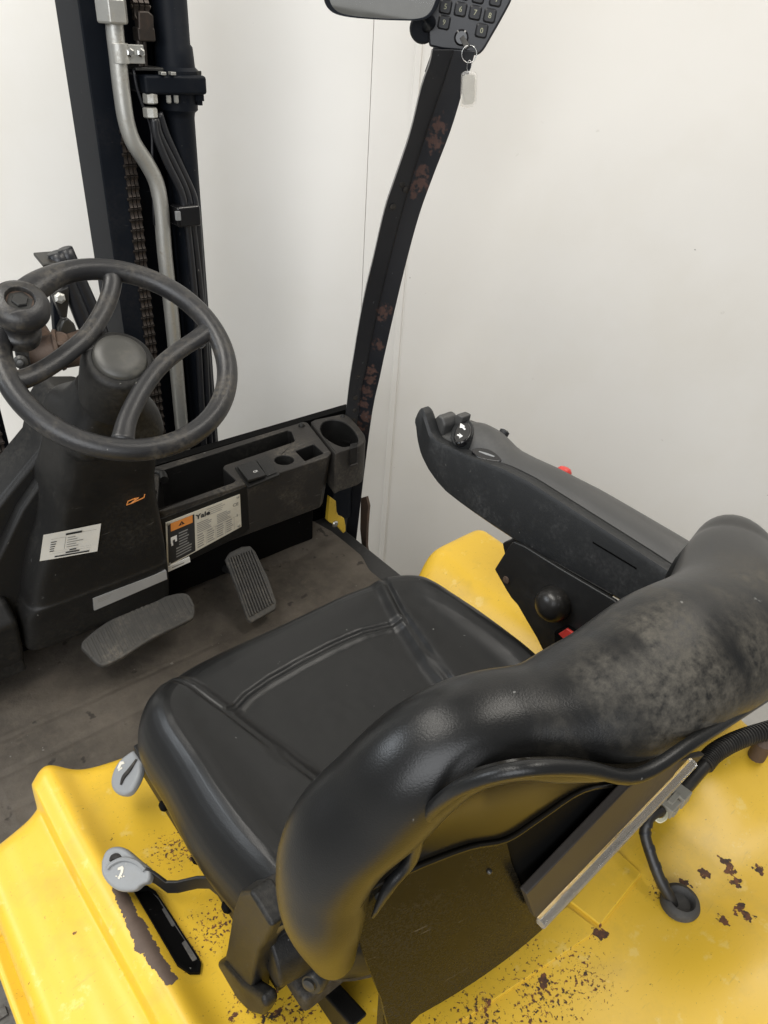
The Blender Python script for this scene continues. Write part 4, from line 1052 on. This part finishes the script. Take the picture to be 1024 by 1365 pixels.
# the pillar goes on above the keypad to the overhead guard
bm = bm_(); tube(bm, [V((.695, .52, 1.06)), V((.70, .46, 1.2)), V((.68, .30, 1.48)), V((.62, .10, 1.60))], .03, 10); part('front_pillar', bm, 'mastpaint', smooth=40)
bm = bm_(); tube(bm, [V((-.60, .66, -.2)), V((-.60, .60, .5)), V((-.60, .40, 1.12)), V((-.58, .22, 1.52)), V((-.56, .10, 1.60))], .03, 10); part('front_pillar', bm, 'mastpaint', smooth=40)
for sx in (-.56, .62):
    bm = bm_(); tube(bm, [V((sx, .10, 1.60)), V((sx, -.9, 1.62)), V((sx, -1.15, 1.55)), V((sx, -1.22, 1.2)), V((sx, -1.22, .2))], .03, 10); part('guard_rail', bm, 'mastpaint', smooth=40)
for k in range(7):
    bm = bm_(); box(bm, (-.56, .06-.165*k, 1.605), (.62, .085-.165*k, 1.645)); part('guard_bar', bm, 'mastpaint', bevel=.004)  # unseen overhead guard, added to throw soft shadow bands on the wall
# keypad head
KN = (CAM-at(620, 30, y=.43)).normalized(); KN = (KN+V((-.25, -.3, .0))).normalized()
K0 = at(620, 30, y=.425)
def kp(u, v, h=0): return on(u, v, K0+KN*h, KN)
ko = crv([(572, 62), (571, 40), (573, 10), (584, -40), (600, -90)], 3)+crv([(700, -90), (690, -40), (684, -5), (672, 20), (655, 50), (644, 68), (634, 74), (622, 70)], 3)+[(612, 68), (590, 66)]
bm = bm_(); prism(bm, [kp(u, v) for u, v in ko], -KN*.035); kpad = part('keypad', bm, 'pillar', bevel=.004, seg=3)
bm = bm_(); revolve(bm, kp(564, 38, -.022), KN, [(.020, -.02), (.0235, -.012), (.0235, .006), (.020, .011), (0, .0125)], 28); part('mirror_mount', bm, 'mastpaint', kpad, smooth=40)
kx = (kp(640, 20)-kp(620, 16)).normalized(); ky = KN.cross(kx)
for s, u, v in (('5', 594, 9), ('6', 614, 12.5), ('7', 633.5, 17), ('8', 653, 21), ('9', 592, 30), ('0', 642, 41), ('1', 598, -14), ('2', 618, -10), ('3', 638, -5), ('4', 661, -1)):
    c = kp(u, v, .0002); bm = bm_(); hw = .0094
    pts = [c+kx*x*hw/10+ky*y*hw/10 for x, y in rrect(-10, -10, 10, 10, 4, 3)]
    rim = [c+kx*x*hw/10*1.15+ky*y*hw/10*1.15 for x, y in rrect(-10, -10, 10, 10, 4, 3)]
    skin(bm, [rim, [p+KN*.0016 for p in pts], [c+(p-c)*.86+KN*.0028 for p in pts]])
    text_faces(bm, s, c+KN*.0030, kx, ky, .0115, 1)
    part('keypad_key', bm, ['keycap', 'cream'], kpad, smooth=30)
ig = kp(615, 50, .0)
bm = bm_(); revolve(bm, ig, KN, [(.0125, 0), (.0125, .003), (.0095, .006), (.0075, .006), (.0075, .004), (0, .004)], 24); part('ignition_lock', bm, 'gloss', kpad, smooth=40)
# mirror
mo = [(430, -60), (432, 0), (440, 16), (458, 23), (490, 26), (540, 27), (560, 27), (574, 22), (582, 12), (588, -5), (590, -60)]
MK = at(510, 5, y=.47)
MN = (CAM-MK).normalized(); MN = (MN+V((-.1, -.1, -.05))).normalized()
def mp(u, v, h=0): return on(u, v, MK+MN*h, MN)
mo = crv([(429, -40), (431, -4), (440, 14), (460, 22), (500, 26), (540, 27.5), (560, 27), (574, 22), (583, 10), (589, -10), (590, -40)], 4)+crv([(580, -58), (510, -62), (440, -56)], 3)
bm = bm_(); P = [mp(u, v) for u, v in mo]; c = sum(P, V())/len(P)
skin(bm, [[c+(p-c)*.9-MN*.03 for p in P], [p-MN*.018 for p in P], P, [c+(p-c)*.985+MN*.003 for p in P], [c+(p-c)*.92+MN*.003 for p in P], [c+(p-c)*.905 for p in P]])
mir = part('rear_view_mirror', bm, 'mastpaint', smooth=50)
bm = bm_(); flat(bm, [c+(p-c)*.91+MN*.0012 for p in P]); part('mirror_glass', bm, 'mirror', mir)
bm = bm_(); tube(bm, [c+(mp(575, 20)-c)*.8-MN*.025, mp(575, 30, -.03), kp(566, 38, -.025)], .008, 10); part('mirror_arm', bm, 'mastpaint', mir)

# --- key with ring and clear tag (hangs in the lock) ----------------------------
kt = bpy.data.objects.new('key_set', None); COL.objects.link(kt); kt.location = ig
kt['label'] = 'ignition key with steel ring and clear plastic tag hanging below keypad'; kt['category'] = 'key'
d = (kp(630, 66, .02)-kp(614, 47, .005))
bm = bm_(); a = kp(616, 50, .006); b = kp(624, 64, .018)
s = (b-a).normalized().cross(KN).normalized(); n_ = s.cross((b-a).normalized())
prism(bm, [a+s*.004, a-s*.004, b-s*.005, b+s*.005], n_*.003); link('key_blade', bm, 'grease', kt, bevel=.0005)
rc = kp(625.5, 72, .018); bm = bm_(); rv = V((0, 0, 1)); hx_ = KN.cross(V((0, 0, 1))).normalized(); vz = hx_.cross(KN).normalized()
rings = []
for k in range(40):
    t = 2*math.pi*k/40; dd_ = hx_*math.cos(t)+vz*math.sin(t)
    rings.append([rc+dd_*(.0128+.0009*math.cos(j*math.pi/4))+KN*(.0016*math.sin(j*math.pi/4)) for j in range(8)])
skin(bm, rings, closed=True); link('split_ring', bm, 'chrome', kt, smooth=180)
bm = bm_(); rings = []
lc = kp(625.5, 88, .018)
for k in range(24):
    t = 2*math.pi*k/24; dd_ = hx_*math.cos(t)*.45+vz*math.sin(t)
    rings.append([lc+dd_*.0085+KN*(.0009*math.sin(j*math.pi/3))+dd_*.0009*math.cos(j*math.pi/3) for j in range(6)])
skin(bm, rings, closed=True); link('tag_loop', bm, 'chrome', kt, smooth=180)
tg = [kp(u, v, .019) for u, v in ((615, 98), (620, 94.5), (634, 95.5), (636, 100), (635, 137), (630, 143), (618, 144.5), (614, 141))]
bm = bm_(); prism(bm, tg, -KN*.003); link('key_tag', bm, 'clear', kt, bevel=.0008)
bm = bm_(); c = sum(tg, V())/len(tg); prism(bm, [c+(p-c)*.82-KN*.0018 for p in tg], KN*.0006); link('tag_paper', bm, 'paper', kt)

# --- mast ------------------------------------------------------------------------
ZT, ZB = 1.9, -.30
bm = bm_()
def rail(x0, x1, y0, y1, lip=.014, web=.018, flip=1):
    # C section, open side towards flip
    if flip > 0: pr = [(x0, y0), (x1, y0), (x1, y0+lip), (x0+web, y0+lip), (x0+web, y1-lip), (x1, y1-lip), (x1, y1), (x0, y1)]
    else: pr = [(x1, y0), (x1, y1), (x0, y1), (x0, y1-lip), (x1-web, y1-lip), (x1-web, y0+lip), (x0, y0+lip), (x0, y0)]
    prism(bm, [V((x, y, ZB)) for x, y in pr], (0, 0, ZT-ZB))
rail(.166, .226, .90, 1.02, flip=1); 
mast = part('mast', bm, 'mastpaint', bevel=.003)
def mrail(*a, **k):
    global bm
    bm = bm_(); rail(*a, **k); return part('mast_rail', bm, 'mastpaint', mast, bevel=.003)
mrail(.180, .250, .925, 1.00, flip=-1); mrail(.322, .380, .93, 1.06, flip=-1); mrail(.255, .325, .985, 1.06, flip=1)
mrail(-.305, -.245, .93, 1.06, flip=1); mrail(-.165, -.112, .93, 1.02, flip=-1); mrail(-.24, -.18, .96, 1.04, flip=1)
for z in (1.55, -.2, .12):
    bm = bm_(); box(bm, (-.30, 1.03, z), (.375, 1.055, z+.12)); part('cross_member', bm, 'mastpaint', mast, bevel=.006)
def mt(u, v, y=.89): return at(u, v, y=y)
bm = bm_(); pts = [mt(175, 230, .905), mt(212, 580, .905)]
cx = .2; zs = [(z_, ) for z_ in range(3)]
# leaf chain: every link its own piece
la_, lb_ = mt(168, 176, .902), mt(216, 600, .902)
def chain_link():
    bm = bm_(); 
    for dx in (-.0085, 0, .0085):
        pr = [V((dx-.0032, c*.0075, s)) for c, s in ((1, .0085), (.55, .0035), (.55, -.0035), (1, -.0085), (.5, -.0115), (-.5, -.0115), (-1, -.0085), (-.55, -.0035), (-.55, .0035), (-1, .0085), (-.5, .0115), (.5, .0115))]
        prism(bm, pr, (.0064, 0, 0))
    cyl(bm, (-.0145, 0, .007), (.0145, 0, .007), .0038, 8)
    return bm
pitch = .0208; L_ = (la_-lb_).length; n = int(L_/pitch)+18; dirn = (la_-lb_).normalized()
first = None
for k in range(n-16):
    p = lb_+dirn*pitch*(k-1)
    if first is None: first = part('chain_link', chain_link(), 'chain', mast, smooth=40); first.location = p
    else: c = first.copy(); COL.objects.link(c); c.parent = mast; c.matrix_parent_inverse = first.matrix_parent_inverse.copy(); c.location = p+V((0, .0, 0))
for k in range(14):
    p = mt(9, 640, .90)+V((0, 0, pitch*(k-4)))
    c = first.copy(); COL.objects.link(c); c.parent = mast; c.matrix_parent_inverse = first.matrix_parent_inverse.copy(); c.location = p
# lift cylinder with collar
YC = .905
ct, cb = at(222, 20, y=YC), at(248, 330, y=YC)
cxx = (ct.x+cb.x)/2+.010
zf1, zf2 = at(230, 100, y=YC-.04).z, at(230, 126, y=YC-.04).z
bm = bm_(); revolve(bm, (cxx, YC, 0), (0, 0, 1), [(.030, -.25), (.030, zf2-.045), (.032, zf2-.035), (.038, zf2-.03), (.039, zf2+.001)], 32); part('cylinder_tube', bm, 'mastpaint', mast, smooth=40)
bm = bm_(); revolve(bm, (cxx, YC, 0), (0, 0, 1), [(.044, zf1-.001), (.044, zf1+.006), (.038, zf1+.012), (.036, zf1+.045), (.032, zf1+.05), (.0315, ZT)], 32); part('lift_cylinder', bm, 'mastpaint', mast, smooth=40)
fl_ = [at(u, 112, y=YC-.045).x for u in (192, 276)]
bm = bm_(); box(bm, (fl_[0], YC-.05, zf2), (fl_[1]-.002, YC+.06, zf1)); col_ = part('cylinder_collar', bm, 'mastpaint', mast, bevel=.006, seg=3)
for u in (264,):
    x = at(u, 100, y=YC-.03).x
    bm = bm_(); revolve(bm, (x, YC-.03, zf1), (0, 0, 1), [(.008, 0), (.008, .007)], 6); part('collar_bolt', bm, 'grease', mast, smooth=20)
    bm = bm_(); revolve(bm, (x, YC-.03, zf2), (0, 0, -1), [(.010, 0), (.010, .012), (.006, .012), (.006, .02)], 6); part('collar_bolt', bm, 'mastpaint', mast, smooth=20)
for u in (226, 236):
    x = at(u, 132, y=YC-.045).x
    bm = bm_(); revolve(bm, (x, YC-.042, zf2-.001), (0, 0, -1), [(.005, 0), (.005, .012), (.003, .014)], 6); part('collar_nut', bm, 'steel', mast, smooth=20)
for u in (215, 228):
    x = at(u, 90, y=YC-.045).x
    bm = bm_(); box(bm, (x-.005, YC-.055, zf1+.0005), (x+.005, YC-.04, zf1+.006)); part('collar_shim', bm, 'steel', mast, bevel=.001)
bm = bm_(); p = at(192, 92, y=.875); box(bm, (p.x-.02, .865, p.z-.002), (p.x+.035, .93, p.z+.003)); part('collar_plate', bm, 'grease', mast, bevel=.001)
# hydraulic pipe
pp = [(149, -60), (151, 0), (153, 40), (157, 75), (162, 120), (168, 160), (178, 190), (196, 218), (209, 245), (215, 280), (220, 340), (229, 420), (238, 520), (247, 620)]
bm = bm_(); tube(bm, [mt(u, v, .87) for u, v in pp], .0158, 18, 5); pipe = part('hydraulic_pipe', bm, 'steel', mast, smooth=180)
bm = bm_(); a = mt(151, 32, .87); revolve(bm, a, (0, 0, 1), [(.027, 0), (.029, .004), (.029, .036), (.027, .040), (.022, .041), (.022, .052), (.030, .053), (.030, .09)], 6); part('pipe_nut', bm, 'steel', mast, smooth=20, bevel=.0025)
a = mt(159, 70, .868); 
bm = bm_(); revolve(bm, a+V((0, 0, -.017)), (0, 0, 1), [(.0175, 0), (.0175, .032)], 24); p = mt(172, 70, .866); box(bm, (p.x-.006, .858, p.z-.017), (p.x+.026, .866, p.z+.013)); part('pipe_clamp', bm, 'steel', mast, bevel=.001)
for u in (173, 187):
    bm = bm_(); p = mt(u, 70, .857); revolve(bm, p, (0, -1, 0), [(.008, 0), (.008, .004), (.005, .006)], 6); part('clamp_screw', bm, 'chrome', mast, smooth=20)
# chain anchor above the collar
bm = bm_(); a = mt(187, 88, .88); b = mt(185, 52, .88); cyl(bm, a, b, .006, 12); cyl(bm, mt(194, 88, .885), mt(192, 55, .885), .0045, 10); part('chain_anchor', bm, 'chain', mast)
bm = bm_(); p = mt(193, 45, .878); box(bm, (p.x-.017, .868, p.z-.012), (p.x+.017, .895, p.z+.010)); part('anchor_block', bm, 'chain', mast, bevel=.003)
bm = bm_(); p = mt(191, 28, .878); prism(bm, [V((p.x+x, .868, p.z+z)) for x, z in ((-.015, -.016), (.016, -.016), (.018, .010), (.008, .016), (-.012, .016))], (0, .02, 0)); part('anchor_link', bm, 'chain', mast, bevel=.004)
for k in range(8):
    p = mt(188, 16, .882)+V((-.001*k, 0, pitch*1.15*k))
    c = first.copy(); COL.objects.link(c); c.parent = mast; c.matrix_parent_inverse = first.matrix_parent_inverse.copy(); c.location = p; c.scale = (1.25, 1.2, 1.15)
# hoses from the fitting under the collar
for i, (dx, dy) in enumerate(((0, 0), (8, 1), (15, -2))):
    pts = [(205+dx*.3, 158), (208+dx*.6, 180), (222+dx, 215), (240+dx*.9, 252), (246+dx*.9, 275), (250+dx*.9, 300), (262+dx, 420), (270+dx, 560), (276+dx, 640)]
    if i == 2: pts = [(212, 150), (222, 180), (240, 220), (257, 258), (261, 278), (264, 300), (272, 420), (283, 560), (288, 640)]
    bm = bm_(); tube(bm, [mt(u, v, .862+.006*i) for u, v in pts], .0075, 12, 5); part('hydraulic_hose', bm, 'hose', mast, smooth=180)
bm = bm_(); tube(bm, [mt(u, v, .872) for u, v in ((178, 92), (182, 115), (190, 140), (202, 175), (203, 230), (206, 300))], .003, 8, 4); part('thin_cable', bm, 'hose', mast, smooth=180)
for v0, v1 in ((124, 138), (143, 157)):
    bm = bm_(); a, b = mt(201, v1, .868), mt(201, v0, .868); revolve(bm, a, (0, 0, 1), [(.012, 0), (.0145, .002), (.0145, (b-a).z-.002), (.012, (b-a).z)], 8); part('hose_fitting', bm, 'steel', mast, smooth=20)
bm = bm_(); a, b = mt(233, 275, .852), mt(267, 300, .852); box(bm, (a.x, .842, b.z), (b.x, .882, a.z)); part('hose_strap', bm, 'gloss', mast, bevel=.006, seg=3)
bm = bm_(); p = mt(235, 287, .848); box(bm, (p.x-.004, .838, p.z-.009), (p.x+.006, .846, p.z+.009)); part('strap_buckle', bm, 'greyplastic', mast, bevel=.001)
bm = bm_(); p = mt(266, 459, .86); tube(bm, [p+V((-.014, 0, .004)), p+V((-.004, -.01, -.006)), p+V((.014, 0, -.004))], .0025, 8); part('hose_tie', bm, 'hose', mast)
# hose pulley and brackets seen through the wheel
YP = .84
bm = bm_(); c = at(58, 470, y=YP); ax_ = V((.92, -.35, .12)).normalized()
revolve(bm, c, ax_, [(.012, -.034), (.040, -.034), (.042, -.028), (.036, -.024), (.036, .024), (.042, .028), (.040, .034), (.012, .034)], 32); reel = part('hose_pulley', bm, 'rusty', mast, smooth=35)
for k in range(14):
    t = math.radians(150+k*15)
    s, u = frame_of(ax_); d_ = s*math.cos(t)+u*math.sin(t)
    for off in (-.010, .010):
        bm = bm_(); cyl(bm, c+d_*.038+ax_*(off-.0075), c+d_*.038+ax_*(off+.0075), .0055, 8); part('pulley_roller', bm, 'chain', mast)
bm = bm_(); revolve(bm, at(92, 466, y=YP+.01), ax_, [(.02, -.02), (.036, -.016), (.036, .03), (.022, .05), (.0, .052)], 28); part('pulley_housing', bm, 'rusty', mast, smooth=35)
bm = bm_(); revolve(bm, at(79, 453, y=YP-.02), (0, -.35, 1), [(.020, -.02), (.020, .004), (.016, .008), (.014, .006), (0, .006)], 24); part('pulley_cap', bm, 'rusty', mast, smooth=35)
bm = bm_(); prism(bm, [at(u, v, y=YP-.05) for u, v in ((17, 444), (24, 440), (36, 455), (44, 500), (30, 505), (22, 475))], (0, .008, 0)); part('pulley_bracket', bm, 'steelblack', mast, bevel=.001)
bm = bm_(); p = at(28, 482, y=YP-.052); revolve(bm, p, (-.4, -1, .2), [(.013, 0), (.013, .005), (.008, .008), (.006, .014), (0, .015)], 18); part('bracket_bolt', bm, 'grease', mast, smooth=30)
bm = bm_(); prism(bm, [at(u, v, y=YP-.04) for u, v in ((22, 441), (50, 432), (70, 446), (60, 448), (34, 452))], (.004, .05, .006)); part('pulley_guard', bm, 'rusty', mast, bevel=.0015)
for pts, r in ((((94, 384), (103, 405), (112, 428), (122, 450)), .017), (((108, 380), (118, 402), (128, 425), (138, 452)), .015)):
    bm = bm_(); q_ = [at(u, v, y=YP+.02) for u, v in pts]; q_.insert(0, q_[0]*2-q_[2]); tube(bm, q_, r, 14, 4); part('tilt_hose', bm, 'hose', mast, smooth=180)
bm = bm_(); prism(bm, [at(u, v, y=YP) for u, v in ((70, 392), (92, 382), (93, 400), (90, 424), (82, 424), (80, 418), (74, 402))], (0, .02, 0)); part('tilt_bracket', bm, 'steelblack', mast, bevel=.003)
bm = bm_(); prism(bm, [at(u, v, y=YP+.02) for u, v in ((70, 392), (78, 392), (82, 446), (74, 448))], (.0, .02, 0)); part('tilt_bracket', bm, 'mastpaint', mast, bevel=.002)
bm = bm_(); prism(bm, [at(u, v, y=YP+.004) for u, v in ((84, 427), (91, 424), (100, 432), (106, 448), (92, 456), (80, 452), (79, 438))], (0, .03, 0)); part('clevis', bm, 'grease', mast, bevel=.005, seg=3)
bm = bm_(); p = at(79, 397, y=YP-.004); revolve(bm, p, (0, -1, .2), [(.011, 0), (.011, .006), (.006, .009)], 6); part('clevis_bolt', bm, 'steel', mast, smooth=20)
bm = bm_(); prism(bm, [at(u, v, y=YP) for u, v in ((57, 352), (92, 349), (100, 353), (104, 366), (84, 372), (70, 360), (58, 357))], (0, .05, .01)); part('guard_flap', bm, 'grease', mast, bevel=.002)

# --- wiring at the rear right of the hood ----------------------------------------
def hp(u, v, up): return hz(u, v, up)
grm = hp(906, 1204, .003)
bm = bm_(); revolve(bm, grm, (0.05, 0, 1), [(.0225, -.004), (.0235, .003), (.0215, .008), (.0165, .010), (.0140, .008), (.0130, .001), (0, .0005)], 36); part('grommet', bm, 'rubber', smooth=50)
cb_ = [hp(897, 1206, .0), hp(893, 1196, .012), hp(880, 1172, .028), hp(868, 1140, .045), hp(860, 1112, .06), hp(863, 1095, .07), hp(872, 1085, .072), hp(884, 1080, .070)]
bm = bm_(); tube(bm, cb_, lambda t: .0068 if t < .97 else .005, 14, 6); cab = part('wiring_cable', bm, 'loom', smooth=180)
for t in (.25, .36, .47, .58, .68):
    k = t*(len(cb_)-1); i = int(k); p = cb_[i].lerp(cb_[i+1], k-i); dn = (cb_[i+1]-cb_[i]).normalized()
    bm = bm_(); revolve(bm, p-dn*.003, dn+V((.12, .1, 0)), [(.0071, 0), (.0074, .001), (.0074, .006), (.0071, .007)], 14); part('cable_tape', bm, 'hose', cab)
for du in (0, 2, 4):
    bm = bm_(); tube(bm, [hp(870+du, 1089+du, .072), hp(880, 1092+du, .071), hp(886+du*.6, 1089+du*.5, .069), hp(889, 1083, .067)], .0013, 6); part('wire', bm, 'wire', cab)
cA, cB = hp(884, 1083, .066), hp(910, 1054, .066); dn = (cB-cA).normalized(); sd = dn.cross(V((0, 0, 1))).normalized(); upv = sd.cross(dn)
def obox(bm, c, a, b, h, A, B, Cc): 
    prism(bm, [c-A*a-B*b-Cc*h, c+A*a-B*b-Cc*h, c+A*a+B*b-Cc*h, c-A*a+B*b-Cc*h], Cc*2*h)
bm = bm_(); obox(bm, cA.lerp(cB, .30), .011, .0095, .008, dn, sd, upv); part('connector_plug', bm, 'connector', cab, bevel=.0015)
bm = bm_(); obox(bm, cA.lerp(cB, .80), .010, .0115, .0095, dn, sd, upv); part('connector_socket', bm, 'connector', cab, bevel=.0015)
bm = bm_(); obox(bm, cA.lerp(cB, .45)+upv*.0085, .010, .0035, .002, dn, sd, upv); part('connector_latch', bm, 'connector', cab, bevel=.0006)
bm = bm_(); obox(bm, cA.lerp(cB, .25)+sd*.0095, .005, .002, .005, dn, sd, upv); part('connector_latch', bm, 'connector', cab, bevel=.0006)
tb = [hp(908, 1056, .066), hp(918, 1044, .064), hp(930, 1030, .058), hp(940, 1019, .054)]
bm = bm_(); tube(bm, tb, .0095, 14, 5); part('taped_cable', bm, 'loom', cab, smooth=180)
cp = [hp(938, 1020, .054), hp(950, 1006, .050), hp(968, 994, .046), hp(990, 984, .044), hp(1015, 976, .042), hp(1045, 968, .042), hp(1100, 960, .042), hp(1200, 960, .042)]
qq = [V(p) for p in crom([tuple(p) for p in cp], 40)]
bm = bm_(); rings = []; prevs = None
for i, p in enumerate(qq):
    t = (qq[min(i+1, len(qq)-1)]-qq[max(i-1, 0)]).normalized(); s, u = frame_of(t)
    r = .0130 if (i//3) % 2 else .0098
    rings.append([p+s*(math.cos(a)*r)+u*(math.sin(a)*r) for a in (2*math.pi*k/16 for k in range(16))])
skin(bm, rings); part('corrugated_conduit', bm, 'loom', cab, smooth=25)
bm = bm_(); p = hp(1018, 990, .035); revolve(bm, p, (0, 0, 1), [(.012, -.03), (.012, .0), (.006, .004)], 14); part('conduit_clip', bm, 'rusty', cab)
